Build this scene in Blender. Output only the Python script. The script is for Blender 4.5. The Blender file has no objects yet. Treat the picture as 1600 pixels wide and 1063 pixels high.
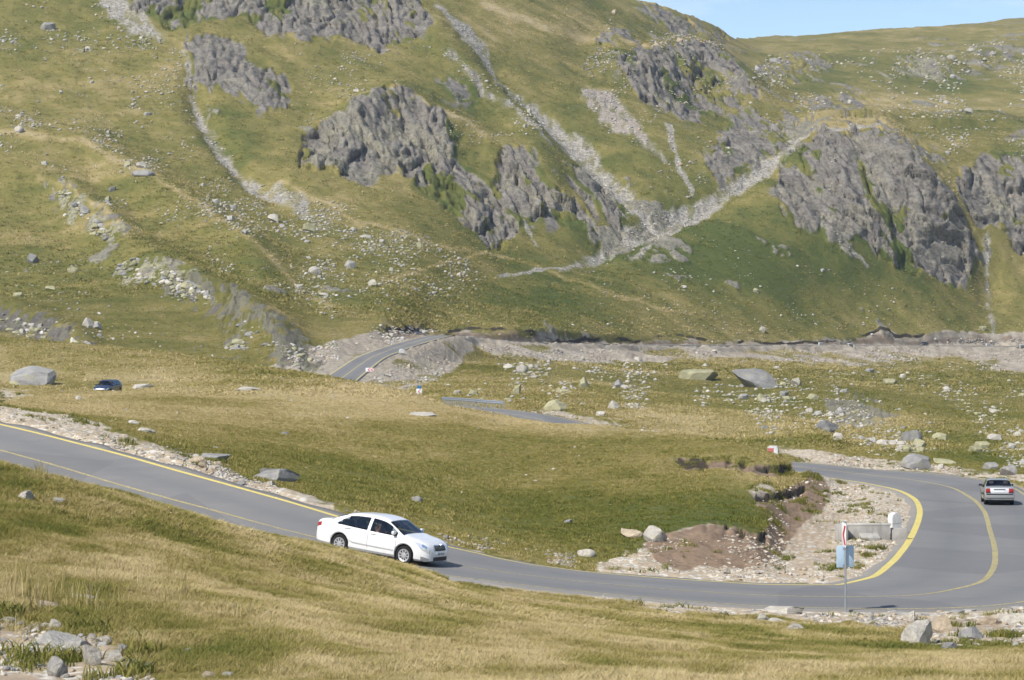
import bpy, bmesh, math, random
import numpy as np
from mathutils import Vector, Matrix

# ------------------------------------------------------------------ camera, world, sun, exposure
F = 3745.0            # focal length in pixels of the 1600 px wide photograph
VH = 390.0            # row of the true horizon
scene = bpy.context.scene
cam_data = bpy.data.cameras.new('camera')
cam = bpy.data.objects.new('camera', cam_data)
scene.collection.objects.link(cam)
cam.location = (0, 0, 0)
cam.rotation_euler = (math.radians(90), 0, 0)      # level camera, vertical lens shift
cam_data.sensor_width = 23.5
cam_data.lens = 23.5 * F / 1600.0
cam_data.shift_y = -(531.5 - VH) / 1600.0
cam_data.clip_start = 0.3
cam_data.clip_end = 30000
cam_data.dof.use_dof = True
cam_data.dof.focus_distance = 88.0
cam_data.dof.aperture_fstop = 4.5
scene.camera = cam

SUN_DIR = Vector((-0.50, -0.52, 0.75)).normalized()   # towards the sun: high, from the left and behind
world = bpy.data.worlds.new('World')
scene.world = world
world.use_nodes = True
wn = world.node_tree
wn.nodes.clear()
w_out = wn.nodes.new('ShaderNodeOutputWorld')
w_bg = wn.nodes.new('ShaderNodeBackground')
w_sky = wn.nodes.new('ShaderNodeTexSky')
w_sky.sky_type = 'NISHITA'
w_sky.sun_disc = False
w_sky.sun_elevation = math.asin(SUN_DIR.z)
w_sky.sun_rotation = math.atan2(SUN_DIR.x, SUN_DIR.y)
w_sky.altitude = 2000
w_sky.air_density = 1.0
w_sky.dust_density = 0.3
w_sky.ozone_density = 2.4
w_bg.inputs['Strength'].default_value = 0.112
w_tc = wn.nodes.new('ShaderNodeTexCoord'); w_mp = wn.nodes.new('ShaderNodeMapping'); w_mp.inputs['Scale'].default_value = (3.0, 3.0, 14.0)
w_nz = wn.nodes.new('ShaderNodeTexNoise'); w_nz.inputs['Scale'].default_value = 2.2; w_nz.inputs['Detail'].default_value = 6; w_nz.inputs['Roughness'].default_value = 0.6
w_mr = wn.nodes.new('ShaderNodeMapRange'); w_mr.inputs[1].default_value = 0.48; w_mr.inputs[2].default_value = 0.75; w_mr.inputs[4].default_value = 0.45
w_mx = wn.nodes.new('ShaderNodeMix'); w_mx.data_type = 'RGBA'; w_mx.inputs[7].default_value = (9.0, 9.4, 10.0, 1)      # thin high cloud
wn.links.new(w_tc.outputs['Generated'], w_mp.inputs[0]); wn.links.new(w_mp.outputs[0], w_nz.inputs[0]); wn.links.new(w_nz.outputs['Fac'], w_mr.inputs[0])
wn.links.new(w_mr.outputs[0], w_mx.inputs[0]); wn.links.new(w_sky.outputs[0], w_mx.inputs[6]); wn.links.new(w_mx.outputs[2], w_bg.inputs[0])
wn.links.new(w_bg.outputs[0], w_out.inputs[0])

sun_data = bpy.data.lights.new('sun', 'SUN')
sun_data.energy = 4.6
sun_data.angle = math.radians(0.53)
sun_data.color = (1.0, 0.955, 0.88)
sun = bpy.data.objects.new('sun', sun_data)
scene.collection.objects.link(sun)
sun.rotation_euler = SUN_DIR.to_track_quat('Z', 'Y').to_euler()
sun.location = SUN_DIR * 300

scene.view_settings.view_transform = 'Standard'
scene.view_settings.look = 'None'
scene.view_settings.gamma = 1.0
scene.view_settings.exposure = 0.38
scene.view_settings.use_curve_mapping = False
scene.render.engine = 'CYCLES'
scene.cycles.use_denoising = True
scene.cycles.max_bounces = 4
scene.cycles.diffuse_bounces = 2
scene.cycles.adaptive_threshold = 0.03
scene.cycles.volume_bounces = 0
scene.cycles.transparent_max_bounces = 12

# ------------------------------------------------------------------ numeric helpers
rng = np.random.default_rng(11)
random.seed(5)
COL = scene.collection

def _hash(ix, iy, iz, seed):
    h = (ix.astype(np.int64) * 374761393 + iy.astype(np.int64) * 668265263 + iz.astype(np.int64) * 2147483647 * 3 + seed * 1274126177) & 0xFFFFFFFF
    h = ((h ^ (h >> 13)) * 1274126177) & 0xFFFFFFFF
    h = ((h ^ (h >> 16)) * 2246822519) & 0xFFFFFFFF
    return (h ^ (h >> 15)) & 0xFFFF

def vnoise(x, y, z=None, seed=0):
    """value noise, about -1..1"""
    if z is None:
        z = np.zeros_like(x)
    fx, fy, fz = np.floor(x), np.floor(y), np.floor(z)
    tx, ty, tz = x - fx, y - fy, z - fz
    ix, iy, iz = fx.astype(np.int64), fy.astype(np.int64), fz.astype(np.int64)
    tx = tx * tx * tx * (tx * (tx * 6 - 15) + 10); ty = ty * ty * ty * (ty * (ty * 6 - 15) + 10); tz = tz * tz * (3 - 2 * tz)
    r = 0
    flat = not np.any(tz)
    for k in ((0,) if flat else (0, 1)):
        wz = (tz if k else 1 - tz)
        for j in (0, 1):
            wy = (ty if j else 1 - ty)
            for i in (0, 1):
                wx = (tx if i else 1 - tx)
                r = r + _hash(ix + i, iy + j, iz + k, seed) / 32767.5 * (wx * wy * wz)
    return r - 1.0

def fbm(x, y, lam, oct=4, gain=0.5, seed=0, z=None):
    a, s, r, n = 1.0, 1.0 / lam, 0, 0
    for o in range(oct):
        r = r + a * vnoise(x * s + o * 17.3, y * s - o * 9.1, None if z is None else z * s + o * 4.7, seed + o)
        n += a; a *= gain; s *= 2.03
    return r / n

def ridged(x, y, z, seed=0):
    return 1 - 2 * np.abs(vnoise(x, y, z, seed))

def cells(x, y, z, seed=0):
    """random value of the nearest cell, -1..1, and the gap to the second nearest"""
    fx, fy, fz = np.floor(x).astype(np.int64), np.floor(y).astype(np.int64), np.floor(z).astype(np.int64)
    b1 = np.full(x.shape, 9.0); b2 = np.full(x.shape, 9.0); val = np.zeros(x.shape)
    for i in (-1, 0, 1):
        for j in (-1, 0, 1):
            for k in (-1, 0, 1):
                cx, cy, cz = fx + i, fy + j, fz + k
                h1 = _hash(cx, cy, cz, seed); h2 = _hash(cx, cy, cz, seed + 7); h3 = _hash(cx, cy, cz, seed + 13)
                d = (cx + h1 / 65535.0 - x) ** 2 + (cy + h2 / 65535.0 - y) ** 2 + (cz + h3 / 65535.0 - z) ** 2
                k1 = d < b1
                b2 = np.where(k1, b1, np.minimum(b2, d)); b1 = np.where(k1, d, b1)
                val = np.where(k1, _hash(cx, cy, cz, seed + 29) / 32767.5 - 1, val)
    return val, np.sqrt(b2) - np.sqrt(b1)

def sstep(a, b, x):
    t = np.clip((x - a) / (b - a), 0, 1)
    return t * t * (3 - 2 * t)

def pchip_slopes(x, y):
    """x (n,), y (n,m)"""
    h = np.diff(x)[:, None]
    dl = np.diff(y, axis=0) / h
    m = np.zeros_like(y)
    w1 = 2 * h[1:] + h[:-1]; w2 = h[1:] + 2 * h[:-1]
    s = dl[:-1] * dl[1:]
    with np.errstate(divide='ignore', invalid='ignore'):
        hm = (w1 + w2) / (w1 / dl[:-1] + w2 / dl[1:])
    m[1:-1] = np.where(s > 0, hm, 0)
    m[0] = dl[0]; m[-1] = dl[-1]
    return m

def pchip(x, y, xq):
    x = np.asarray(x, float); y = np.asarray(y, float)
    one = y.ndim == 1
    if one: y = y[:, None]
    m = pchip_slopes(x, y)
    i = np.clip(np.searchsorted(x, xq, side='right') - 1, 0, len(x) - 2)
    h = (x[i + 1] - x[i])[:, None]
    t = ((np.clip(xq, x[0], x[-1]) - x[i]))[:, None] / h
    r = ((1 + 2 * t) * (1 - t) ** 2) * y[i] + t * (1 - t) ** 2 * h * m[i] + t * t * (3 - 2 * t) * y[i + 1] + t * t * (t - 1) * h * m[i + 1]
    return r[:, 0] if one else r

def poly_sdf(px, py, poly):
    """signed distance, negative inside"""
    poly = np.asarray(poly, float)
    d = np.full(px.shape, 1e18); ins = np.zeros(px.shape, bool)
    n = len(poly)
    for i in range(n):
        ax, ay = poly[i]; bx, by = poly[(i + 1) % n]
        ex, ey = bx - ax, by - ay
        wx, wy = px - ax, py - ay
        t = np.clip((wx * ex + wy * ey) / (ex * ex + ey * ey + 1e-12), 0, 1)
        d = np.minimum(d, (wx - t * ex) ** 2 + (wy - t * ey) ** 2)
        c = ((ay <= py) & (by > py)) | ((by <= py) & (ay > py))
        with np.errstate(divide='ignore', invalid='ignore'):
            xi = ax + (py - ay) * ex / (ey if ey != 0 else 1e-12)
        ins ^= c & (px < xi)
    d = np.sqrt(d)
    return np.where(ins, -d, d)

def line_dist(px, py, pts):
    """distance to a polyline, the interpolated third column there, and signed side"""
    pts = np.asarray(pts, float)
    d = np.full(px.shape, 1e18); wv = np.zeros((px.size, max(1, pts.shape[1] - 2))); side = np.zeros(px.shape)
    for i in range(len(pts) - 1):
        a, b = pts[i], pts[i + 1]
        ex, ey = b[0] - a[0], b[1] - a[1]
        wx, wy = px - a[0], py - a[1]
        t = np.clip((wx * ex + wy * ey) / (ex * ex + ey * ey + 1e-12), 0, 1)
        q = (wx - t * ex) ** 2 + (wy - t * ey) ** 2
        k = q < d
        d = np.where(k, q, d)
        if pts.shape[1] > 2:
            wv[k] = a[2:] + t[k][:, None] * (b[2:] - a[2:])
        side = np.where(k, np.sign(ex * wy - ey * wx), side)
    return np.sqrt(d), wv, side

# ------------------------------------------------------------------ the lie of the land: curves across the view, each (u, row, distance)
CU = [-400, 0, 200, 400, 600, 800, 1000, 1200, 1400, 1600, 2000]
def crv(rows, dist): return [(u, r, d) for u, r, d in zip(CU, rows, dist)]
def ground(zv, d): return [(u, VH - zv / d * F, d) for u in CU]
CURVES = [
    ground(-1.75, 2.5),
    ground(-2.62, 12.0),
    crv([1050, 1063, 1063, 1063, 1063, 1063, 1063, 1063, 1063, 1063, 1063], [26] * 11),
    crv([820, 880, 900, 930, 960, 985, 1000, 1010, 1015, 1015, 1015], [40, 40, 40, 40, 42, 43, 45, 48, 50, 50, 50]),
    [(-400, 612, 70), (0, 729, 60), (200, 778, 62), (350, 824, 64), (500, 857, 67), (600, 880, 70), (660, 894, 73.5), (720, 909, 76), (800, 920, 77.0), (1000, 942, 76.5), (1200, 954, 76.5), (1400, 957, 76.5), (1600, 957, 77), (2000, 950, 80)],
    [(-400, 622, 117), (0, 730, 96), (200, 790, 89), (400, 838, 83.5), (600, 878, 80), (700, 899, 79), (800, 914, 78.6), (1000, 932, 78.6), (1200, 941, 79), (1400, 944, 80), (1600, 938, 82), (2000, 930, 84)],
    [(-400, 585, 131), (0, 665, 107.5), (200, 713, 99.2), (400, 771, 92.3), (600, 829, 88), (800, 876, 86), (1000, 902, 85.5), (1200, 914, 85.8), (1400, 905, 88), (1600, 912, 89), (2000, 905, 92)],
    [(-400, 560, 140), (0, 645, 114), (200, 690, 106), (400, 755, 98), (600, 812, 93), (800, 862, 90), (1000, 886, 89.5), (1100, 893, 90), (1200, 895, 91), (1300, 885, 92.5), (1400, 850, 103), (1600, 870, 99), (2000, 860, 105)],
    [(-400, 545, 180), (0, 628, 165), (200, 650, 150), (400, 690, 130), (600, 740, 118), (800, 790, 112), (1000, 815, 102), (1100, 818, 100.5), (1180, 826, 102), (1230, 835, 110), (1300, 830, 114), (1400, 800, 124), (1600, 800, 128), (2000, 800, 130)],
    [(-400, 595, 225), (0, 611, 222), (200, 611, 219), (400, 630, 200), (600, 657, 185), (800, 692, 165), (1000, 714, 150), (1200, 732, 140), (1260, 745, 150), (1320, 752, 160), (1400, 760, 153), (1600, 765, 150), (2000, 765, 150)],
    [(-400, 595, 240), (0, 617, 238), (200, 618, 238), (400, 615, 230), (600, 633, 215), (800, 677, 180), (1000, 698, 168), (1200, 712, 158), (1260, 735, 175), (1320, 742, 175), (1400, 740, 174), (1600, 757, 162), (2000, 760, 165)],
    [(-400, 515, 360), (0, 530, 345), (200, 546, 330), (400, 573, 300), (600, 607, 250), (700, 636, 222), (800, 659, 200), (870, 660, 196), (930, 664, 192), (1000, 672, 187), (1080, 681, 181), (1200, 705, 168), (1260, 722, 188), (1400, 728, 190), (1600, 742, 183), (2000, 750, 185)],
    [(-400, 560, 430), (0, 575, 430), (200, 590, 430), (400, 605, 400), (600, 645, 300), (720, 641, 264), (800, 646, 260), (870, 666, 241), (1000, 692, 214), (1200, 711, 200), (1260, 715, 205), (1400, 707, 228), (1600, 715, 225), (2000, 720, 225)],
    [(-400, 520, 480), (0, 540, 480), (200, 552, 470), (400, 584, 450), (500, 597, 430), (600, 601, 412), (700, 618, 330), (800, 605, 380), (1000, 640, 340), (1200, 655, 340), (1400, 655, 360), (1600, 660, 360), (2000, 660, 360)],
    [(-400, 490, 560), (0, 500, 560), (200, 515, 540), (400, 545, 510), (500, 578, 462), (560, 578, 462), (600, 575, 480), (700, 560, 590), (800, 560, 640), (1000, 565, 740), (1200, 568, 830), (1400, 572, 900), (1600, 570, 950), (2000, 570, 1000)],
    [(-400, 455, 620), (0, 470, 620), (200, 480, 600), (400, 510, 570), (500, 553, 530), (600, 551, 535), (700, 535, 650), (800, 540, 690), (1000, 546, 800), (1200, 546, 900), (1400, 546.5, 985), (1600, 549, 1050), (2000, 550, 1100)],
    [(-400, 430, 660), (0, 450, 660), (200, 450, 640), (400, 490, 600), (500, 537, 560), (600, 533, 570), (700, 525, 668), (800, 534, 712), (1000, 541, 822), (1200, 541.5, 920), (1400, 542, 1003), (1600, 543, 1070), (2000, 545, 1120)],
    [(-400, 400, 700), (0, 420, 700), (200, 420, 680), (400, 470, 630), (500, 515, 590), (600, 505, 600), (680, 519, 680), (800, 516, 722), (1000, 525, 832), (1200, 529, 930), (1330, 529, 980), (1370, 520, 1000), (1410, 527, 1012), (1600, 522, 1082), (2000, 525, 1130)],
    crv([320, 340, 350, 400, 420, 440, 430, 430, 450, 450, 440], [800, 800, 790, 740, 760, 860, 930, 990, 1060, 1130, 1180]),
    crv([220, 240, 260, 300, 310, 330, 330, 300, 320, 330, 320], [900, 900, 900, 880, 900, 960, 1020, 1080, 1110, 1170, 1230]),
    crv([80, 100, 120, 160, 190, 210, 210, 233, 224, 236, 240], [1020, 1020, 1020, 1010, 1020, 1070, 1120, 1155, 1185, 1240, 1300]),
    crv([-70, -50, -20, 30, 60, 90, 130, 180, 172, 165, 160], [1150, 1150, 1150, 1130, 1140, 1190, 1270, 1360, 1470, 1550, 1600]),
    crv([-270, -250, -200, -120, -50, -20, 60, 110, 95, 85, 70], [1350, 1350, 1330, 1300, 1300, 1360, 1440, 1620, 1800, 1900, 1900]),
    [(-400, -450, 1600), (0, -450, 1600), (200, -400, 1600), (400, -300, 1550), (600, -200, 1550), (800, -90, 1600), (900, -32, 1600), (960, -2, 1600), (1000, 9, 1610), (1040, 18, 1630), (1080, 30, 1680), (1110, 43, 1740), (1140, 56, 1850), (1200, 58, 2100), (1255, 57, 2150), (1320, 50, 2200), (1400, 46, 2250), (1500, 40, 2280), (1600, 30, 2300), (2000, 10, 2300)],
    [(-400, -300, 2100), (0, -300, 2100), (400, -200, 2100), (800, 0, 2100), (1000, 80, 2200), (1200, 100, 2700), (1600, 90, 2800), (2000, 90, 2800)],
    [(-400, 0, 3100), (1000, 150, 3100), (2000, 150, 3300)],
]
K = len(CURVES)
core = np.arange(-44, 1645, 2.15)
left = -44 - np.cumsum(np.geomspace(2.5, 190, 58))[::-1]
right = core[-1] + np.cumsum(np.geomspace(2.5, 190, 58))
U = np.concatenate([left, core, right])
NC = len(U)
cv = np.zeros((K, NC)); cd = np.zeros((K, NC))
for k, c in enumerate(CURVES):
    c = np.array(c)
    cv[k] = pchip(c[:, 0], c[:, 1], U)
    cd[k] = pchip(c[:, 0], np.log(c[:, 2]), U)
tt = [0.0]
for k in range(K - 1):
    sel = (U > -60) & (U < 1660)
    n = int(np.ceil(np.max(np.abs(cv[k + 1] - cv[k])[sel]) / 2.05))
    vis = k >= 2 and k < 22
    n = min(n, 14) if not vis else max(n, 9)
    if k == 22: n = 90
    if k >= 23: n = 10
    tt += list(k + (np.arange(n) + 1) / n)
T = np.array(tt)
NR = len(T)
kn = np.insert(np.arange(K).astype(float), 18, 17.14)     # a brow just above the road cut, so the mountain starts at its own slope
cv2 = np.insert(cv, 18, cv[17] + 0.10 * (cv[18] - cv[17]), axis=0); cd2 = np.insert(cd, 18, cd[17] + 0.115 * (cd[18] - cd[17]), axis=0)
V0 = pchip(kn, cv2, T)
D0 = np.exp(pchip(kn, cd2, T))
TT = np.repeat(T[:, None], NC, 1)
UU = np.repeat(U[None, :], NR, 0)
TANX = (UU - 800.0) / F
X = TANX * D0; Y = D0.copy(); Z = -(V0 - VH) / F * D0
print('grid', NR, NC, NR * NC)

# ------------------------------------------------------------------ roads as world polylines (edge lines measured in the photograph, lifted to their distance)
def lift(pts):
    return np.array([((u - 800) / F * d, d, -(v - VH) / F * d) for u, v, d in pts])
def liftz(pts):
    return np.array([((u - 800) / F * (-z * F / (v - VH)), -z * F / (v - VH), z) for u, v, z in pts])
def resample(p, n):
    s = np.concatenate([[0], np.cumsum(np.linalg.norm(np.diff(p, axis=0), axis=1))])
    q = np.linspace(0, s[-1], n)
    return np.stack([pchip(s, p[:, i], q) for i in range(p.shape[1])], 1)
inner = np.vstack([lift([(-900, 520, 165), (-400, 585, 131), (-150, 632, 114.5), (0, 665, 107.3), (90, 683, 103.7), (180, 707, 100.2), (270, 731, 97), (360, 759, 93.7), (510, 803, 89.5), (600, 829, 88), (701, 854, 86.8), (787, 874, 86)]),
    liftz([(906, 892, -11.45), (1011, 903, -11.7), (1080, 908, -11.8), (1200, 914, -12.0), (1290, 915, -12.1), (1340, 907, -12.2), (1375, 890, -12.4), (1400, 868, -12.7), (1420, 840, -13.1), (1433, 810, -13.6), (1433, 790, -14.0), (1420, 775, -14.5), (1400, 766, -14.9), (1350, 755, -15.6), (1300, 748, -16.2), (1280, 744, -16.5)])])
centre = np.vstack([lift([(-900, 538, 158), (-400, 610, 125), (-150, 666, 109), (0, 702.5, 102), (90, 729, 98.5), (180, 755, 94.9), (270, 781, 91.9), (333, 798, 90), (490, 839, 85.4), (600, 861, 83.2), (711, 881, 81.9)]),
    liftz([(801, 896, -11.0), (906, 911, -11.3), (1040, 922, -11.55), (1180, 930, -11.75), (1321, 934, -11.95), (1426, 930, -12.05), (1496, 920, -12.2), (1531, 910, -12.3), (1550, 892, -12.5), (1555, 865, -12.85), (1547, 830, -13.4), (1535, 795, -13.9), (1514, 776, -14.4), (1479, 760, -15.0), (1426, 750, -15.5), (1356, 742, -16.1), (1286, 734, -16.7)])])
valley_pts = liftz([(1220, 727, -17.0), (1120, 721, -17.3), (1000, 708, -17.6), (930, 690, -17.75), (880, 668, -17.8), (850, 657.5, -17.8), (810, 649, -17.8), (761, 642.5, -17.8), (709, 638, -17.8), (665, 634, -18.1), (620, 632, -18.6)])
centre = np.vstack([centre, valley_pts])
NS = 620
inn = resample(inner, 2000)
# pair every centre point with the inner edge point straight across from it
st = resample(centre, NS)
tang = np.gradient(st[:, :2], axis=0); tang /= np.linalg.norm(tang, axis=1)[:, None]
nrm = np.stack([-tang[:, 1], tang[:, 0]], 1)          # to the inner (far) side
hw = np.zeros(NS); zi = np.zeros(NS)
for i in range(NS):
    dv = inn[:, :2] - st[i, :2]
    al = np.abs(dv @ tang[i]); ac = dv @ nrm[i]
    cost = al + np.where((ac < 0) | (ac > 9), 100, 0)
    j = np.argmin(cost)
    if cost[j] > 1.5: hw[i], zi[i] = (3.0 if st[i, 1] > 150 else 3.3), st[i, 2]
    else: hw[i] = np.clip(ac[j], 2.9, 4.6); zi[i] = inn[j, 2]
ker = np.hanning(31); ker /= ker.sum()
def smooth1(a): return np.convolve(np.pad(a, 15, 'edge'), ker, 'valid')
hw = smooth1(hw); dz = smooth1(np.clip(zi - st[:, 2], -0.35, 0.35)); stz = smooth1(st[:, 2])
st[:, 2] = stz
main_road = dict(c=st, n=nrm, hw=hw, hwo=np.minimum(hw, 3.6), dz=dz)
def simple_road(pts, n, halfw):
    c = resample(np.array(pts, float), n)
    t = np.gradient(c[:, :2], axis=0); t /= np.linalg.norm(t, axis=1)[:, None]
    h = np.full(n, halfw)
    return dict(c=c, n=np.stack([-t[:, 1], t[:, 0]], 1), hw=h, hwo=h, dz=np.zeros(n))
climb_road = simple_road(liftz([(500, 622, -23.2), (516, 607, -23.1), (533, 592, -23.0), (553, 577, -23.0), (577, 560.5, -23.0), (604, 549, -22.8), (636, 538, -22.5), (666, 529.5, -22.4), (688, 524.5, -22.6)]), 90, 3.0)
far_pts = np.vstack([climb_road['c'][-2:], lift([(712, 525.5, 668), (740, 529.5, 685), (800, 536.5, 702), (900, 541, 755), (1000, 543.3, 811), (1100, 543.7, 862), (1200, 543.8, 910), (1300, 544, 954), (1400, 544.4, 994), (1500, 545, 1028), (1600, 546, 1060), (1800, 548, 1120), (2300, 552, 1250)])])[1:]
far_pts[1:, 2] += 0.0012 * far_pts[1:, 1] * np.clip((far_pts[1:, 0] + 16) / 30, 0, 1)
far_road = simple_road(far_pts, 200, 3.4)

def road_cut(rd, shoulder, blend, drop, dmax_t=None):
    global Z
    c = rd['c']
    xmin, ymin = c[:, :2].min(0) - 25; xmax, ymax = c[:, :2].max(0) + 25
    m = (X > xmin) & (X < xmax) & (Y > ymin) & (Y < ymax)
    px, py = X[m], Y[m]
    step = max(1, len(c) // 200)
    idx = list(range(0, len(c), step))
    if idx[-1] != len(c) - 1: idx.append(len(c) - 1)
    pts = np.column_stack([c[idx], rd['hw'][idx], rd['dz'][idx]])
    d, w, side = line_dist(px, py, pts)
    lat = d * side                                    # positive on the inner side
    zr = w[:, 0] + w[:, 2] * np.clip(lat / w[:, 1], -1.3, 1.3)
    edge = w[:, 1] + shoulder
    k = 1 - sstep(0, 1, (d - edge) / (blend * (1 + 0.35 * fbm(px, py, 9, 2, seed=77))))
    zz = Z[m]
    Z[m] = zz * (1 - k) + (zr - drop) * k
    flat = np.zeros(X.shape); flat[m] = 1 - sstep(edge + 0.3, edge + blend, d)
    on = np.full(X.shape, 1e3); on[m] = d - w[:, 1]
    return flat, on
f1, on1 = road_cut(main_road, 0.55, 3.5, 0.07)
f3, on3 = road_cut(climb_road, 0.8, 9.0, 0.15)
f4, on4 = road_cut(far_road, 0.8, 2.5, 0.2)
NEARROAD = np.maximum.reduce([f1, f3, f4])
ONROAD = np.minimum.reduce([on1, on3, on4])

# ------------------------------------------------------------------ undulation of the ground
free = 1 - NEARROAD
wA = 1 - sstep(70, 100, D0); wB = sstep(80, 110, D0) * (1 - sstep(330, 450, D0)); wC = sstep(330, 450, D0) * (1 - sstep(850, 1050, D0)); wD = sstep(800, 1050, D0)
def part(w, expr):
    global Z
    m = w > 0.001
    Z[m] += (w * free)[m] * expr(X[m], Y[m])
near_in = sstep(14, 26, D0)
part(wA * near_in, lambda x, y: 0.10 * fbm(x, y, 5, 3, seed=1) + 0.035 * fbm(x, y, 0.7, 2, seed=2))
part(wB, lambda x, y: 0.35 * fbm(x, y, 24, 3, seed=3) + 0.10 * fbm(x, y, 3.0, 3, seed=4))
part(wC, lambda x, y: 1.4 * fbm(x, y, 60, 3, seed=5) + 0.7 * fbm(x, y, 11, 4, 0.6, seed=6))
part(wD, lambda x, y: 5.0 * fbm(x, y, 170, 3, seed=7) + 1.8 * fbm(x, y, 42, 3, seed=8) + 1.1 * fbm(x, y, 13, 4, 0.6, seed=9))

# folds of the slope: (polyline in the photograph, height m, half width px, first and last curve it may touch)
wu = UU + 7 * fbm(UU, V0, 60, 3, seed=21) + 2.5 * fbm(UU, V0, 14, 2, seed=22)
wv = V0 + 7 * fbm(UU, V0, 60, 3, seed=23) + 2.5 * fbm(UU, V0, 14, 2, seed=24)
def window(t0, t1): return (TT >= t0) & (TT <= t1)
def near_line(pts, reach, t0, t1, warp=True):
    a = np.array(pts, float)
    m = window(t0, t1) & (UU > a[:, 0].min() - reach) & (UU < a[:, 0].max() + reach) & (V0 > a[:, 1].min() - reach) & (V0 < a[:, 1].max() + reach)
    d, w, s = line_dist((wu if warp else UU)[m], (wv if warp else V0)[m], a)
    return m, d, w, s
FOLDS = [
    ([(-60, 210), (60, 235), (140, 250), (240, 305), (330, 365), (420, 425), (480, 470)], 7, 34, 16, 22),
    ([(-60, 262), (50, 285), (110, 310), (190, 385), (270, 425), (360, 480), (440, 525), (500, 565)], 5, 28, 12, 21),
    ([(-60, 470), (60, 505), (170, 545)], 2.5, 16, 12, 18),
    ([(480, 250), (560, 190), (620, 165), (720, 215), (800, 250), (900, 320), (940, 350)], 10, 34, 17, 23),
    ([(620, 0), (700, 70), (800, 170), (900, 290)], 7, 30, 18, 24),
    ([(900, 60), (1000, 110), (1100, 105), (1180, 170), (1240, 215)], 12, 34, 19, 24),
    ([(1220, 240), (1380, 222), (1440, 285), (1530, 385)], 9, 30, 18, 21.5),
    ([(1250, 330), (1330, 400), (1480, 480), (1540, 520)], 3, 40, 17, 20),
    ([(1180, 255), (1260, 300), (1290, 380)], -4, 20, 18, 21),
    ([(1490, 300), (1530, 370), (1545, 430), (1550, 520)], -5, 22, 17, 22),
    ([(740, 70), (800, 135), (900, 225), (980, 295), (1020, 335)], -5, 20, 18, 24),
    ([(1240, 240), (1120, 300), (1020, 345), (880, 415)], -5, 22, 17, 22),
    ([(295, 90), (312, 190), (380, 275), (460, 320)], -4, 18, 17, 23),
    ([(1130, 150), (1260, 195), (1400, 205), (1600, 190)], 5, 16, 20.5, 23),
    ([(1200, 110), (1330, 92), (1480, 100), (1640, 62)], 6, 14, 20.5, 23.3),
    ([(1000, 545), (1180, 590), (1330, 625), (1500, 690)], 0.9, 26, 11.5, 15.2),
    ([(860, 600), (1000, 625), (1150, 655), (1330, 705)], 0.8, 18, 11.5, 15.2),
]
for pts, h, wpx, t0, t1 in FOLDS:
    m, d, w, s = near_line(pts, wpx * 3.2, t0, t1)
    a = np.array(pts, float); e0 = np.hypot(UU[m] - a[0, 0], V0[m] - a[0, 1]); e1 = np.hypot(UU[m] - a[-1, 0], V0[m] - a[-1, 1])
    Z[m] += h * np.exp(-(d / wpx) ** 2) * free[m] * sstep(0, 3.5 * wpx, e1) * np.where(a[0, 0] < 0, 1, sstep(0, 3 * wpx, e0))

# broken turf edges: the ground drops on the downhill side
EARTHDARK = np.zeros(X.shape)
SCARPS = [
    ([(1035, 712), (1090, 716), (1150, 719), (1200, 722), (1256, 727)], 0.42, 20, 8, 11.2, 2.6),
    ([(1100, 818), (1150, 822), (1182, 834), (1196, 822)], 0.3, 16, 6.5, 9, 3),
    ([(1170, 775), (1215, 772), (1256, 757)], 0.35, 15, 7, 9.9, 3.5),
    ([(590, 512), (610, 505), (650, 509), (655, 518)], 0.6, 6, 15, 18, 1.4),
    ([(690, 519), (740, 513), (800, 514), (850, 518), (890, 526), (960, 525), (1000, 527), (1060, 520), (1110, 527), (1180, 529), (1250, 533), (1330, 533), (1355, 525), (1372, 519), (1400, 528), (1450, 524)], 0.6, 6, 15.5, 18.2, 1.1),
]
for pts, h, wpx, t0, t1, dark in SCARPS:
    m, d, w, s = near_line(pts, wpx * 3, t0, t1)
    below = s > 0
    a = np.array(pts, float)
    uq = wu[m]
    taper = sstep(a[0, 0] - 2, a[0, 0] + 14, uq) * (1 - sstep(a[-1, 0] - 6, a[-1, 0] + 3, uq))
    taper = taper * (0.35 + 0.65 * sstep(-0.35, 0.25, fbm(uq, uq * 0 + h, 26, 3, seed=71) + 0.12))
    Z[m] -= np.where(below, h * np.exp(-(d / wpx) ** 2), 0) * taper
    EARTHDARK[m] = np.maximum(EARTHDARK[m], np.where(below, 1 - sstep(dark * 0.6, dark * 1.5, d), 1 - sstep(0, 2.2, d)) * taper)

# ------------------------------------------------------------------ crags, scree, bare earth: masks and relief
ROCK = np.zeros(X.shape); SCREE = np.zeros(X.shape); EARTH = np.zeros(X.shape); SAND = np.zeros(X.shape); LICHEN = np.zeros(X.shape); GRAVEL = np.zeros(X.shape)
REGION = np.zeros(X.shape, int); RELIEF = np.zeros(X.shape)
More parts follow.
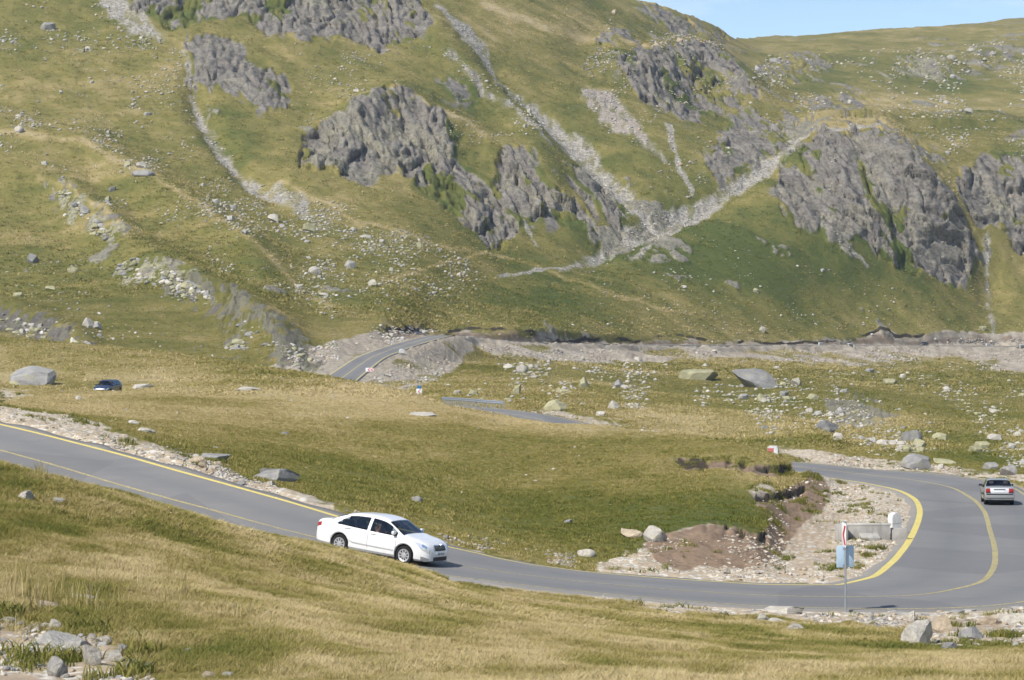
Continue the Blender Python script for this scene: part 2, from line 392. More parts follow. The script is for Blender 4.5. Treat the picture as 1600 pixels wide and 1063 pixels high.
# (label, polygon, t0, t1, bulge m, relief m, wavelength m, lichen)
CRAGS = [
    ('long dark crag crowning the mountainside above the sloping meadow', [(196, -90), (200, 0), (225, 30), (270, 56), (300, 48), (350, 38), (385, 28), (425, 46), (470, 62), (520, 54), (560, 52), (600, 62), (640, 60), (668, 44), (655, 10), (640, -20), (600, -100)], 18.5, 23.5, 4, 11, 26, 0.1),
    ('broken grey crag beside the narrow scree chute below the long crag', [(292, 74), (340, 62), (384, 80), (392, 108), (416, 112), (446, 130), (452, 156), (424, 172), (392, 176), (376, 150), (328, 146), (298, 126)], 18.5, 22.5, 2, 6, 18, 0.15),
    ('domed grey cliff with vertical ribs and yellowish foot on the mountainside', [(474, 246), (480, 222), (505, 205), (540, 190), (580, 172), (620, 166), (655, 180), (695, 208), (722, 232), (712, 256), (680, 252), (650, 262), (610, 262), (575, 274), (535, 272), (500, 264)], 17.5, 22, 5, 11, 24, 0.35),
    ('ribbed grey crags broken by grassy gullies below the domed cliff', [(636, 288), (650, 262), (690, 250), (735, 262), (770, 278), (790, 248), (832, 268), (855, 300), (890, 316), (925, 344), (936, 360), (890, 364), (845, 350), (806, 362), (778, 380), (742, 362), (702, 334), (664, 312)], 17, 21.5, 4, 11, 22, 0.3),
    ('wedge of grey rock between the big scree chute and the ribbed crags', [(884, 262), (908, 248), (952, 272), (978, 302), (988, 326), (962, 352), (926, 322), (900, 290)], 17, 21.5, 3, 7, 18, 0.3),
    ('small dark rock knob in the grass above the domed cliff', [(676, 128), (700, 114), (728, 126), (746, 146), (758, 164), (734, 168), (704, 152)], 18.5, 22.5, 3, 5, 16, 0.1),
    ('dark jagged crag over pinkish scree right of the big chute', [(972, 112), (1000, 98), (1050, 104), (1085, 96), (1138, 116), (1166, 140), (1182, 176), (1150, 190), (1118, 178), (1084, 182), (1046, 172), (1012, 152), (984, 134)], 18.5, 22.5, 6, 12, 20, 0.05),
    ('little dark crag on the grassy spur under the skyline', [(920, 78), (944, 58), (966, 50), (988, 64), (998, 84), (960, 82)], 19.5, 23.2, 4, 6, 14, 0.05),
    ('shattered grey rock spilling into the top of the pale scree', [(1136, 196), (1172, 184), (1196, 204), (1236, 198), (1256, 222), (1222, 240), (1180, 252), (1130, 270), (1096, 250), (1116, 222)], 18.5, 22, 2, 6, 14, 0.05),
    ('great pyramid shaped crag above the green fan slope', [(1212, 306), (1222, 250), (1290, 230), (1372, 222), (1404, 238), (1444, 288), (1490, 326), (1532, 392), (1526, 430), (1490, 464), (1466, 440), (1430, 446), (1396, 430), (1350, 402), (1302, 384), (1288, 340), (1270, 360), (1236, 338)], 17.2, 21.2, 5, 11, 26, 0.18),
    ('steep grey crag right of the pyramid crag, above the thin chute', [(1492, 302), (1512, 262), (1548, 236), (1600, 244), (1700, 262), (1700, 420), (1600, 394), (1574, 344), (1532, 350), (1496, 318)], 17.2, 21.2, 5, 10, 22, 0.1),
]
OUTCROPS = [
    ('lichen covered rock rib along the crest of the grassy shoulder', [(66, 304), (100, 298), (142, 334), (172, 364), (198, 386), (176, 392), (130, 358), (88, 328)], 14, 19.5, 0.6, 1.6, 7, 0.9),
    ('long band of yellow lichen rocks running down to the climbing road', [(180, 420), (212, 402), (272, 424), (330, 462), (382, 488), (432, 518), (470, 545), (504, 580), (470, 580), (428, 552), (392, 528), (340, 500), (300, 482), (268, 462), (240, 446), (190, 442)], 11.5, 17, 0.5, 1.7, 6, 0.8),
    ('upright lichen rocks on the slope below the lichen rock band', [(344, 512), (372, 498), (390, 520), (386, 546), (352, 548)], 11.5, 16, 0.5, 1.4, 5, 0.8),
    ('pale broken rock strip at the crest of the lower meadow', [(-60, 480), (0, 490), (44, 506), (90, 520), (172, 546), (120, 548), (60, 532), (0, 516), (-60, 500)], 11.6, 16, 0.4, 1.3, 5, 0.5),
    ('layered grey outcrop amid the boulder field below the far road', [(1286, 640), (1330, 628), (1372, 644), (1398, 664), (1366, 672), (1302, 672)], 11.8, 14.6, 0.9, 1.8, 4, 0.6),
    ('light rock bench on the high plateau below the saddle', [(1176, 128), (1206, 100), (1250, 88), (1296, 104), (1270, 124), (1236, 138), (1196, 134)], 20, 23.2, 1.5, 5, 14, 0.3),
    ('yellowish rock step on the high plateau', [(1376, 122), (1402, 108), (1440, 96), (1486, 108), (1470, 122), (1420, 128)], 20, 23.2, 2, 5, 14, 0.7),
    ('slanting rock rib near the top of the high plateau', [(1488, 116), (1530, 96), (1600, 70), (1680, 50), (1680, 80), (1600, 92), (1540, 112)], 20, 23.2, 2, 5, 14, 0.4),
    ('low grey rock hump in the middle of the high plateau', [(1258, 190), (1282, 160), (1330, 142), (1362, 164), (1340, 182), (1390, 180), (1384, 196), (1300, 200)], 19.5, 22.8, 2, 5, 12, 0.25),
    ('rock shelf above the pyramid crag by the thin path', [(1400, 225), (1450, 232), (1480, 250), (1440, 252)], 19.2, 21.5, 1, 4, 10, 0.2),
    ('dark rock lip at the plateau edge above the steep crag', [(1572, 222), (1600, 206), (1690, 196), (1690, 222), (1600, 226)], 19.2, 21.8, 1.5, 4, 10, 0.05),
    ('grey ribs of rock on the skyline shoulder', [(1000, -2), (1040, 22), (1090, 40), (1136, 62), (1120, 80), (1070, 62), (1020, 34)], 20.5, 23.3, 1.5, 6, 16, 0.15),
]
SCREES = [
    ('scree', [(684, 8, 6), (712, 36, 12), (742, 62, 17), (766, 92, 7), (780, 112, 7), (806, 140, 13), (850, 186, 18), (895, 216, 20), (940, 256, 15), (975, 290, 13), (1000, 318, 18), (1030, 338, 24)], 17.5, 23.5, 'big pale grey scree chute streaming down the mountainside'),
    ('scree', [(1244, 238, 8), (1190, 262, 13), (1130, 290, 12), (1070, 320, 18), (1010, 346, 18), (950, 378, 9), (900, 404, 5), (866, 420, 3)], 17, 22, 'pale stony gully slanting down across the foot of the big chute'),
    ('scree', [(288, 84, 4), (300, 150, 5), (312, 190, 8), (338, 232, 9), (378, 272, 8), (420, 296, 12), (470, 318, 16)], 17, 22.5, 'narrow scree chute beside the broken crag'),
    ('scree', [(158, -60, 18), (172, 0, 24), (208, 36, 20), (250, 66, 8)], 18.5, 23.3, 'grey talus spilling from the end of the long crag'),
    ('scree', [(1543, 368, 8), (1546, 420, 7), (1543, 470, 4.5), (1552, 524, 3.5)], 16.8, 20.5, 'thin pale chute falling beside the pyramid crag to the far road'),
    ('scree', [(916, 140, 12), (950, 160, 22), (975, 180, 18), (1000, 204, 8), (1036, 246, 4)], 18, 22.5, 'pinkish fan of scree under the jagged crag'),
    ('scree', [(700, 90, 4), (756, 150, 5), (800, 180, 6), (828, 210, 5), (860, 240, 4)], 18, 22.5, 'broken scree streak beside the big chute'),
    ('scree', [(1010, 335, 14), (990, 358, 20), (962, 378, 12)], 17, 20.5, 'broad stony fan where the big chute ends'),
    ('scree', [(1022, 345, 5), (1000, 395, 5), (985, 400, 3)], 17, 20, 'stony tongue spreading on the green fan slope'),
]
THIN = [   # trodden paths and little slides, coloured only
    ([(1286, 366, 2.5), (1312, 392, 2.5), (1356, 430, 2)], 17, 20), ([(1285, 362, 2), (1292, 300, 2), (1305, 255, 2)], 18, 21),
    ([(822, 348, 2.2), (838, 388, 2)], 17, 20), ([(780, 440, 2.5), (840, 425, 2.5), (900, 405, 2)], 16.5, 19), ([(1586, 380, 2), (1606, 420, 2)], 17, 20), ([(1230, 225, 3), (1300, 226, 2.5), (1370, 220, 2.5)], 19, 21.5),
    ([(1060, 350, 2.5), (1000, 385, 2.5)], 17, 20), ([(1046, 200, 5), (1060, 250, 4), (1080, 285, 3)], 18, 22),
]
nz3 = lambda lam, seed, zs=1.0: fbm(X, Y, lam, 3, seed=seed, z=Z * zs)
LABELS = {}
rid = 1
def add_crag(label, poly, t0, t1, bulge, relief, lam, lich, lo=-1.5, tb=0.0):
    global rid
    a = np.array(poly, float)
    m = window(t0, t1) & (UU > a[:, 0].min() - 40) & (UU < a[:, 0].max() + 40) & (V0 > a[:, 1].min() - 40) & (V0 < a[:, 1].max() + 40)
    sd = poly_sdf(wu[m], wv[m], poly)
    x, y, z = X[m], Y[m], Z[m]
    lx = x + 0.40 * z + 0.25 * lam * vnoise(x / lam, z / lam, None, 401)
    feather = vnoise(lx / lam * 3.5, z / lam * 0.8, y * 0, 251 + rid) * 13 + vnoise(lx / lam * 9, z / lam * 3, y * 0, 252) * 7
    core_m = 1 - sstep(-5, 4, sd + feather)
    soft = 1 - sstep(-22, 16, sd)
    # ribs run down the slope and lean to one side; strata cross them
    zz = z * 0.52; yk = y * 0.12
    r1 = ridged(lx / lam, yk / lam, zz / lam, 31 + rid)
    r2 = ridged(lx / lam * 2.6 + 5, yk / lam * 2, zz / lam * 3.0, 61 + rid)
    r3 = ridged(lx / lam * 6.5, yk / lam * 4, z / lam * 4.5 + x / lam * 2.0, 91 + rid)
    r4 = ridged(lx / lam * 15, yk / lam * 9, z / lam * 12 + x / lam * 4, 121 + rid)
    steps = np.abs(((z / lam * 2.2 + x / lam * 0.7 + 0.5 * vnoise(x / lam, z / lam, None, 77)) % 1.0) - 0.5)
    wx_, wz_ = lx + 0.12 * lam * vnoise(x / lam * 3, z / lam * 3, None, 411), z + 0.12 * lam * vnoise(x / lam * 3 + 9, z / lam * 3, None, 412)
    c1, g1 = cells(wx_ / lam * 2.6, yk / lam * 2.6, (wz_ * 0.55 + 0.3 * wx_) / lam * 2.6, 431 + rid)
    c2, g2 = cells(wx_ / lam * 6.5, yk / lam * 6.5, (wz_ * 0.8 + 0.4 * wx_) / lam * 6.5, 461 + rid)
    rel = 0.32 * r1 + 0.22 * r2 + 0.15 * r3 + 0.12 * r4 + 0.26 * steps + 0.42 * c1 + 0.25 * c2 - 0.22 * (1 - sstep(0, 0.14, g1)) - 0.10 * (1 - sstep(0, 0.16, g2)) + 0.1
    out = soft * bulge * 0.35 + core_m * relief * (0.62 * rel - 0.32)
    zo = out * 0.5; ro = -out * 0.8
    Z[m] += zo
    yy = Y[m] + ro
    Y[m] = yy
    X[m] = TANX[m] * yy
    # turf stays on ledges and in the clefts
    turf = sstep(-0.10, 0.16, vnoise(lx / lam * 1.6, yk / lam, zz / lam * 2.0, 201 + rid) * 0.5 - 0.36 * r1 - 0.22 * r2 + 0.22 * c2 + 0.30 * vnoise(lx / lam * 6, yk / lam * 5, z / lam * 4, 211) - 0.10 + tb)
    halo = np.exp(-np.maximum(sd, 0) / 16) * sstep(0.30, 0.48, fbm(lx, z * 0.7, lam * 0.35, 3, seed=271)) * (sd < 40)
    rk = np.maximum(core_m * (1 - 0.95 * turf), 0.85 * halo)
    ROCK[m] = np.maximum(ROCK[m], rk)
    RELIEF[m] = np.where(core_m > 0.05, rel, RELIEF[m])
    LICHEN[m] = np.maximum(LICHEN[m], core_m * lich * sstep(-0.3, 0.5, vnoise(x / lam * 2, y / lam * 2, z / lam * 2, 221) + (0.5 if lich > 0.5 else 0)))
    reg = REGION[m]; reg[sd < lo] = rid; REGION[m] = reg
    LABELS[rid] = label
    rid += 1
for c in CRAGS: add_crag(*c, tb=0.10)
N_CRAG = rid - 1
for c in OUTCROPS: add_crag(*c, tb=0.30)
N_ROCK = rid - 1
for nm, pts, t0, t1, lab in SCREES:
    m, d, w, s = near_line(pts, 60, t0, t1)
    edge = w[:, 0] * (1 + 0.5 * fbm(wu[m], wv[m], 22, 2, seed=300 + rid))
    k = 0.92 * (1 - sstep(-6, 9, d - edge + 3))
    k *= 1 - 0.55 * sstep(0.0, 0.5, fbm(wu[m], wv[m], 11, 3, seed=310 + rid) + 0.1)
    SCREE[m] = np.maximum(SCREE[m], k)
    pinkish = 'pinkish' in lab
    if pinkish: EARTH[m] = np.maximum(EARTH[m], k * 0.55)
    Z[m] += 0.5 * k * vnoise(X[m] / 1.6, Y[m] / 1.6, None, 5)
    reg = REGION[m]; reg[(d < edge) & (reg == 0)] = rid; REGION[m] = reg
    LABELS[rid] = lab
    rid += 1
for pts, t0, t1 in THIN:
    m, d, w, s = near_line(pts, 14, t0, t1)
    SCREE[m] = np.maximum(SCREE[m], 0.75 * (1 - sstep(0, 2.0, d - w[:, 0] * 0.8 * (1 + 0.8 * vnoise(wu[m] / 12, wv[m] / 12, None, 9)))))

# bedrock showing through thin turf, thickest on the high plateau
far_m = (TT > 16.6) & (D0 > 640)
wgt = np.where((UU > 1120) & (TT > 19.3), 0.10, 0.0) + np.where((UU > 940) & (UU < 1240) & (TT > 18.2), 0.08, 0.0) + np.where((UU < 330) & (TT > 18), 0.05, 0.0)
spk = fbm(X[far_m], Y[far_m] * 0.8, 30, 5, 0.62, seed=441, z=Z[far_m])
sp = sstep(0.42, 0.50, spk + wgt[far_m] * 1.4)
ROCK[far_m] = np.maximum(ROCK[far_m], 0.85 * sp)
Z[far_m] += sp * 1.2
LICHEN[far_m] = np.maximum(LICHEN[far_m], 0.35 * sp)
PATCHES = [   # (polygon, target, t0, t1, strength, softness)
    ([(556, 604), (586, 574), (640, 545), (700, 524), (730, 514), (850, 518), (890, 527), (1000, 527), (1200, 531), (1340, 532), (1372, 519), (1410, 528), (1520, 522), (1700, 518), (1700, 600), (1560, 578), (1500, 556), (1420, 560), (1350, 572), (1280, 566), (1100, 560), (990, 566), (900, 568), (800, 556), (740, 552), (715, 575), (680, 590), (640, 610)], 'G', 11.6, 18.2, 0.95, 5),
    ([(690, 522), (800, 516), (880, 526), (1000, 528), (1200, 533), (1330, 534), (1372, 524), (1420, 532), (1600, 528), (1600, 538), (1200, 542), (900, 540), (780, 534), (700, 530)], 'E', 15, 18.2, 0.55, 4),
    ([(406, 574), (440, 566), (500, 548), (560, 528), (596, 508), (650, 507), (684, 520), (600, 541), (545, 562), (505, 590), (480, 584)], 'G', 11.5, 18, 0.95, 4),
    ([(596, 510), (650, 508), (690, 520), (640, 530)], 'E', 14, 18, 0.5, 5),
    ([(-60, 628), (0, 636), (100, 650), (180, 676), (260, 700), (330, 716), (370, 738), (420, 752), (516, 803), (512, 812), (360, 762), (180, 710), (0, 668), (-60, 655)], 'S', 5.4, 8.5, 0.95, 5),
    ([(330, 716), (400, 752), (470, 775), (530, 806), (500, 803), (380, 766)], 'G', 5.4, 8, 0.9, 4),
    ([(930, 884), (985, 868), (1020, 838), (1060, 826), (1110, 818), (1150, 824), (1184, 836), (1198, 818), (1200, 800), (1186, 776), (1216, 772), (1256, 752), (1262, 734), (1290, 746), (1400, 766), (1432, 790), (1436, 812), (1402, 868), (1345, 908), (1210, 916), (1000, 904), (930, 892)], 'S', 5.6, 10.6, 0.95, 4),
    ([(1006, 850), (1030, 834), (1060, 826), (1110, 816), (1150, 822), (1186, 834), (1200, 812), (1184, 776), (1216, 770), (1256, 748), (1264, 736), (1296, 760), (1286, 796), (1250, 824), (1222, 860), (1180, 892), (1110, 886), (1070, 894), (1034, 882)], 'E', 5.6, 10.4, 0.97, 7),
    ([(1035, 712), (1256, 726), (1256, 740), (1180, 734), (1090, 726)], 'E', 8, 11.2, 0.97, 3),
    ([(1150, 890), (1200, 840), (1260, 800), (1330, 800), (1300, 850), (1330, 880), (1230, 906)], 'E', 5.6, 10.4, 0.42, 9),
    ([(1170, 768), (1200, 752), (1216, 766), (1190, 790)], 'S', 7, 10, 0.9, 5),
    ([(906, 932), (1000, 936), (1322, 948), (1640, 940), (1640, 1002), (1560, 1012), (1450, 1012), (1420, 990), (1330, 976), (1200, 968), (1080, 966), (1000, 952), (950, 944)], 'S', 3, 5.35, 0.97, 5),
    ([(1180, 958), (1420, 962), (1600, 966), (1600, 992), (1450, 996), (1400, 980), (1250, 968)], 'E', 3, 5.2, 0.45, 8),
    ([(-60, 950), (0, 958), (60, 972), (110, 988), (160, 992), (214, 1010), (240, 1040), (250, 1090), (-60, 1090)], 'E', 1.5, 4, 0.42, 9),
    ([(-60, 980), (40, 992), (150, 1004), (200, 1024), (220, 1090), (-60, 1090)], 'S', 1.5, 4, 0.85, 10),
    ([(1200, 698), (1280, 712), (1400, 722), (1640, 748), (1640, 772), (1400, 739), (1255, 723)], 'S', 9.6, 13, 0.9, 4),
    ([(830, 642), (880, 646), (950, 658), (1010, 672), (960, 672), (890, 664), (850, 652)], 'S', 11, 13.2, 0.72, 5),
    ([(690, 900), (760, 912), (830, 924), (915, 934), (830, 930), (740, 920), (700, 908)], 'G', 3.8, 5.3, 0.8, 4),
    ([(545, 606), (560, 598), (640, 612), (660, 612), (600, 620)], 'G', 11.4, 14, 0.9, 4),
    ([(0, 612), (60, 618), (30, 626), (-40, 624)], 'S', 7.5, 9.5, 0.8, 4),
    ([(560, 838), (640, 848), (760, 868), (860, 884), (860, 892), (760, 872), (640, 838)], 'S', 5.6, 8, 0.7, 6),
]
for poly, tgt, t0, t1, stg, soft in PATCHES:
    a = np.array(poly, float)
    m = window(t0, t1) & (UU > a[:, 0].min() - 20) & (UU < a[:, 0].max() + 20) & (V0 > a[:, 1].min() - 20) & (V0 < a[:, 1].max() + 20)
    sd = poly_sdf(wu[m] * 0.6 + UU[m] * 0.4, wv[m] * 0.6 + V0[m] * 0.4, poly)
    k = stg * (1 - sstep(-soft, soft, sd + 5 * fbm(X[m], Y[m], np.clip(D0[m].mean() / 90, 0.4, 9), 3, seed=401)))
    A = dict(G=GRAVEL, S=SAND, E=EARTH)[tgt]
    A[m] = np.maximum(A[m], k)
# bare gravel fringe along every road
fringe = 1 - sstep(0.15, 1.0, (ONROAD - 0.2) / (0.55 + 0.012 * (D0 - 80).clip(0, 300)) + 0.9 * fbm(X, Y, 2.2, 3, seed=411))
GRAVEL = np.maximum(GRAVEL, np.where(ONROAD < 60, fringe, 0) * 0.8)
GRAVEL *= 1 - 0.55 * SAND
# tussocks keep growing on the bare ground
tuss = sstep(0.27, 0.40, fbm(X, Y * 0.7, 1.1, 3, seed=421)) * (D0 < 200) + sstep(0.12, 0.4, fbm(X, Y, 26, 3, seed=422)) * (D0 >= 200)
tuss = np.where(SAND > 0.3, tuss * 0.4, tuss)
ring = np.maximum(ONROAD - 1.0, 0)
keep = 1 - 0.85 * tuss * sstep(0.5, 2.0, ring)
SAND *= keep; EARTH *= 1 - 0.7 * tuss * (D0 < 200); GRAVEL *= 1 - 0.6 * tuss * sstep(0.5, 2.0, ring)
BARE = np.clip(np.maximum.reduce([SAND, EARTH, GRAVEL, SCREE, ROCK, EARTHDARK]), 0, 1)
# lumpy surface of bare ground
bump_m = (np.maximum.reduce([SAND, EARTH, GRAVEL]) > 0.1) & (ONROAD > 0.7)
lamb = np.select([D0[bump_m] < 60, D0[bump_m] < 150, D0[bump_m] < 330, D0[bump_m] < 700], [0.35, 0.8, 1.8, 4.0], 6.0)
Z[bump_m] += np.maximum.reduce([SAND, EARTH, GRAVEL])[bump_m] * lamb * (0.10 * vnoise(X[bump_m] / lamb, Y[bump_m] / lamb, None, 431) + 0.07 * vnoise(X[bump_m] / lamb * 2.7, Y[bump_m] / lamb * 2.7, None, 432))

# colour of the grass: 0 lush, 1 straw
def tint_of(x, y, d):
    near = 1 - sstep(75, 95, d); mid = sstep(75, 95, d) * (1 - sstep(300, 420, d)); far = sstep(300, 420, d)
    t = 0.50 + near * (0.10 + 0.50 * fbm(x, y * 0.5, 5, 5, 0.7, seed=501) + 0.48 * fbm(x, y * 0.5, 1.1, 3, seed=502))
    t = t + mid * (0.12 + 0.72 * fbm(x, y * 0.4, 22, 6, 0.66, seed=503))
    t = t + far * (-0.02 + 0.40 * fbm(x, y, 15, 5, 0.75, seed=506) + 0.36 * fbm(x, y, 90, 5, 0.62, seed=504) + 0.10 * fbm(x, y, 300, 2, seed=505))
    return t
TINT = tint_of(X, Y, D0)
BLOBS = [  # greener (-) or drier (+) meadow patches: u, row, ru, rv, amount, t0, t1
    (1080, 395, 200, 60, -0.40, 16.8, 20.5), (1280, 430, 200, 70, -0.26, 16.8, 20.5), (1140, 800, 110, 34, -0.34, 7, 10), (840, 730, 330, 40, -0.12, 8, 10.5), (360, 215, 55, 60, -0.26, 18, 22), (700, 265, 60, 40, -0.18, 17.5, 21.5),
    (60, 470, 60, 30, -0.12, 12, 18), (60, 566, 110, 18, -0.20, 10, 11.4), (860, 470, 90, 22, -0.25, 16.5, 18.8), (640, 475, 200, 22, -0.15, 16.5, 18.8), (1530, 690, 90, 40, -0.22, 11.5, 14), (1240, 640, 120, 30, -0.12, 12, 15), (460, 800, 190, 26, -0.08, 3, 4.6), (120, 760, 160, 30, -0.05, 3, 4.6),
    (1180, 985, 170, 24, -0.20, 3, 4.4), (1500, 1005, 120, 18, -0.45, 2.5, 4.4), (300, 1010, 70, 40, -0.22, 1.5, 3.2), (150, 960, 60, 25, -0.25, 2, 3.3),
    (330, 595, 300, 16, 0.26, 10.4, 11.8), (560, 620, 160, 14, 0.24, 9.5, 11.6), (900, 668, 330, 12, 0.30, 10, 11.6), (760, 760, 300, 22, 0.10, 7, 9), (600, 690, 200, 20, 0.10, 7.5, 10), (850, 940, 500, 50, 0.14, 2.4, 4.4), (700, 1020, 600, 40, 0.16, 1.8, 3.2), (100, 900, 160, 40, 0.14, 2.4, 4),
    (100, 290, 160, 14, 0.24, 16, 21), (60, 365, 130, 20, 0.20, 15, 19), (660, 200, 130, 14, 0.24, 19, 22), (840, 40, 150, 30, 0.24, 20, 23.5), (930, 300, 60, 40, 0.12, 17, 21), (1420, 160, 240, 20, 0.18, 20, 23), (1340, 215, 200, 10, 0.22, 19.5, 22), (1300, 75, 300, 18, 0.16, 21, 23.4), (560, 430, 160, 16, 0.14, 16.5, 19), (1560, 440, 70, 60, 0.08, 17, 20), (1280, 140, 50, 16, -0.3, 20, 23), (1500, 125, 60, 16, -0.28, 20, 23), (1450, 210, 60, 10, -0.25, 19.5, 22), (1560, 190, 60, 14, -0.22, 19.5, 22.5),
]
for u0, v0, ru, rv, amt, t0, t1 in BLOBS:
    m = window(t0, t1) & (np.abs(UU - u0) < 2.2 * ru) & (np.abs(V0 - v0) < 2.2 * rv)
    TINT[m] += amt * np.exp(-((wu[m] - u0) / ru) ** 2 - ((wv[m] - v0) / rv) ** 2)
DRYLINES = [([(0, 236, 4), (130, 252, 4), (240, 306, 4), (330, 368, 4), (430, 432, 4), (520, 480, 3)], 16, 21), ([(60, 300, 4), (110, 312, 4), (200, 392, 4)], 14, 19), ([(560, 180, 5), (620, 164, 5), (720, 212, 5), (760, 238, 4)], 18, 22), ([(600, 440, 3), (760, 400, 3), (860, 425, 3), (960, 455, 3), (1080, 490, 3)], 16.5, 19.5), ([(440, 285, 3), (560, 345, 3), (700, 390, 3), (800, 410, 2)], 16.5, 20), ([(760, 0, 8), (850, 35, 6), (920, 62, 6), (1010, 90, 5)], 19, 23.4)]
for pts, t0, t1 in DRYLINES:
    m, d, w, s = near_line(pts, 24, t0, t1)
    TINT[m] += 0.38 * np.exp(-(d / w[:, 0].clip(1)) ** 2)
TINT -= 0.26 * ((REGION > 0) & (REGION <= N_CRAG))
TINT = np.clip(TINT, 0, 1.05)

# ------------------------------------------------------------------ looking things up on the finished ground
VP = VH - Z / Y * F
def column(u):
    i = int(np.clip(np.searchsorted(U, u) - 1, 0, NC - 2))
    t = (u - U[i]) / (U[i + 1] - U[i])
    return (1 - t) * VP[:, i] + t * VP[:, i + 1], (1 - t) * Y[:, i] + t * Y[:, i + 1], (1 - t) * Z[:, i] + t * Z[:, i + 1]
def hit(u, v, tmin=0.0, tmax=99.0):
    """first ground point seen at pixel (u, v)"""
    vp, yy, zz = column(u)
    lo = int(np.searchsorted(T, tmin)); hi = min(int(np.searchsorted(T, tmax)), NR - 1)
    for j in range(lo, hi):
        if vp[j + 1] <= v <= vp[j] or (j == lo and vp[j] <= v):
            k = (vp[j] - v) / max(vp[j] - vp[j + 1], 1e-9)
            k = min(max(k, 0), 1)
            y = yy[j] + k * (yy[j + 1] - yy[j]); z = zz[j] + k * (zz[j + 1] - zz[j])
            return Vector(((u - 800) / F * y, y, z))
    j = lo + int(np.argmin(np.abs(vp[lo:hi] - v)))
    return Vector(((u - 800) / F * yy[j], yy[j], zz[j]))
def ground_z(x, y):
    vp, yy, zz = column(800 + F * x / y)
    o = np.argsort(yy)
    return float(np.interp(y, yy[o], zz[o]))
def ground_normal(x, y, e=0.3):
    e = max(e, y * 0.004)
    dx = ground_z(x + e, y) - ground_z(x - e, y); dy = ground_z(x, y + e) - ground_z(x, y - e)
    return Vector((-dx, -dy, 2 * e)).normalized()

# ------------------------------------------------------------------ material helpers
class NT:
    def __init__(self, name):
        self.m = bpy.data.materials.new(name); self.m.use_nodes = True
        self.t = self.m.node_tree; self.t.nodes.clear()
        self.out = self.n('ShaderNodeOutputMaterial')
    def n(self, typ, **kw):
        nd = self.t.nodes.new(typ)
        for k, v in kw.items(): setattr(nd, k, v)
        return nd
    def set(self, sock, v):
        if v is None: return
        if isinstance(v, bpy.types.NodeSocket): self.t.links.new(v, sock)
        elif isinstance(v, (tuple, list)) and sock.type == 'RGBA' and len(v) == 3: sock.default_value = (*v, 1)
        else: sock.default_value = v
    def attr(self, name, typ='GEOMETRY'):
        return self.n('ShaderNodeAttribute', attribute_name=name, attribute_type=typ)
    def math(self, op, a, b=None, c=None, clamp=False):
        nd = self.n('ShaderNodeMath', operation=op, use_clamp=clamp)
        for i, v in enumerate((a, b, c)): self.set(nd.inputs[i], v)
        return nd.outputs[0]
    def mix(self, f, a, b, blend='MIX'):
        nd = self.n('ShaderNodeMix', data_type='RGBA', blend_type=blend, clamp_factor=True)
        self.set(nd.inputs[0], f); self.set(nd.inputs[6], a); self.set(nd.inputs[7], b)
        return nd.outputs[2]
    def noise(self, scale, detail=4, rough=0.55, vec=None, dist=0.0, lac=2.1):
        nd = self.n('ShaderNodeTexNoise')
        nd.inputs['Scale'].default_value = scale; nd.inputs['Detail'].default_value = detail; nd.inputs['Roughness'].default_value = rough; nd.inputs['Distortion'].default_value = dist; nd.inputs['Lacunarity'].default_value = lac
        if vec is not None: self.set(nd.inputs['Vector'], vec)
        return nd.outputs['Fac']
    def voro(self, scale, feature='F1', vec=None, out='Distance', rnd=1.0):
        nd = self.n('ShaderNodeTexVoronoi', feature=feature)
        nd.inputs['Scale'].default_value = scale; nd.inputs['Randomness'].default_value = rnd
        if vec is not None: self.set(nd.inputs['Vector'], vec)
        return nd.outputs[out]
    def ramp(self, f, stops, interp='LINEAR'):
        nd = self.n('ShaderNodeValToRGB'); cr = nd.color_ramp; cr.interpolation = interp
        while len(cr.elements) < len(stops): cr.elements.new(0.5)
        for e, (p, c) in zip(cr.elements, stops):
            e.position = p; e.color = (*c, 1) if len(c) == 3 else c
        self.set(nd.inputs[0], f)
        return nd.outputs[0]
    def mapr(self, f, a, b, c=0.0, d=1.0):
        nd = self.n('ShaderNodeMapRange'); nd.clamp = True
        self.set(nd.inputs[0], f)
        for i, v in enumerate((a, b, c, d)): nd.inputs[i + 1].default_value = v
        return nd.outputs[0]
    def bump(self, h, dist, strength=1.0, normal=None):
        nd = self.n('ShaderNodeBump'); nd.inputs['Strength'].default_value = strength
        self.set(nd.inputs['Distance'], dist); self.set(nd.inputs['Height'], h)
        if normal is not None: self.set(nd.inputs['Normal'], normal)
        return nd.outputs[0]
    def pos(self): return self.n('ShaderNodeNewGeometry').outputs['Position']
    def objco(self): return self.n('ShaderNodeTexCoord').outputs['Object']
    def scalev(self, v, s):
        nd = self.n('ShaderNodeVectorMath', operation='MULTIPLY'); self.set(nd.inputs[0], v); nd.inputs[1].default_value = s
        return nd.outputs[0]
    def bsdf(self, base, rough=0.9, normal=None, spec=0.25, **kw):
        b = self.n('ShaderNodeBsdfPrincipled')
        self.set(b.inputs['Base Color'], base); self.set(b.inputs['Roughness'], rough); b.inputs['Specular IOR Level'].default_value = spec
        if normal is not None: self.set(b.inputs['Normal'], normal)
        for k, v in kw.items(): self.set(b.inputs[k], v)
        self.t.links.new(b.outputs[0], self.out.inputs[0])
        return b
def plain(name, col, rough=0.5, spec=0.4, metal=0.0, coat=0.0, var=0.0, scale=8.0, emit=None):
    k = NT(name)
    c = col
    if var > 0:
        f = k.noise(scale, 5, 0.6, k.objco())
        c = k.mix(k.mapr(f, 0.3, 0.7), tuple(x * (1 - var) for x in col), tuple(min(1, x * (1 + var)) for x in col))
    k.bsdf(c, rough, None, spec, Metallic=metal, **{'Coat Weight': coat, 'Coat Roughness': 0.05})
    return k.m

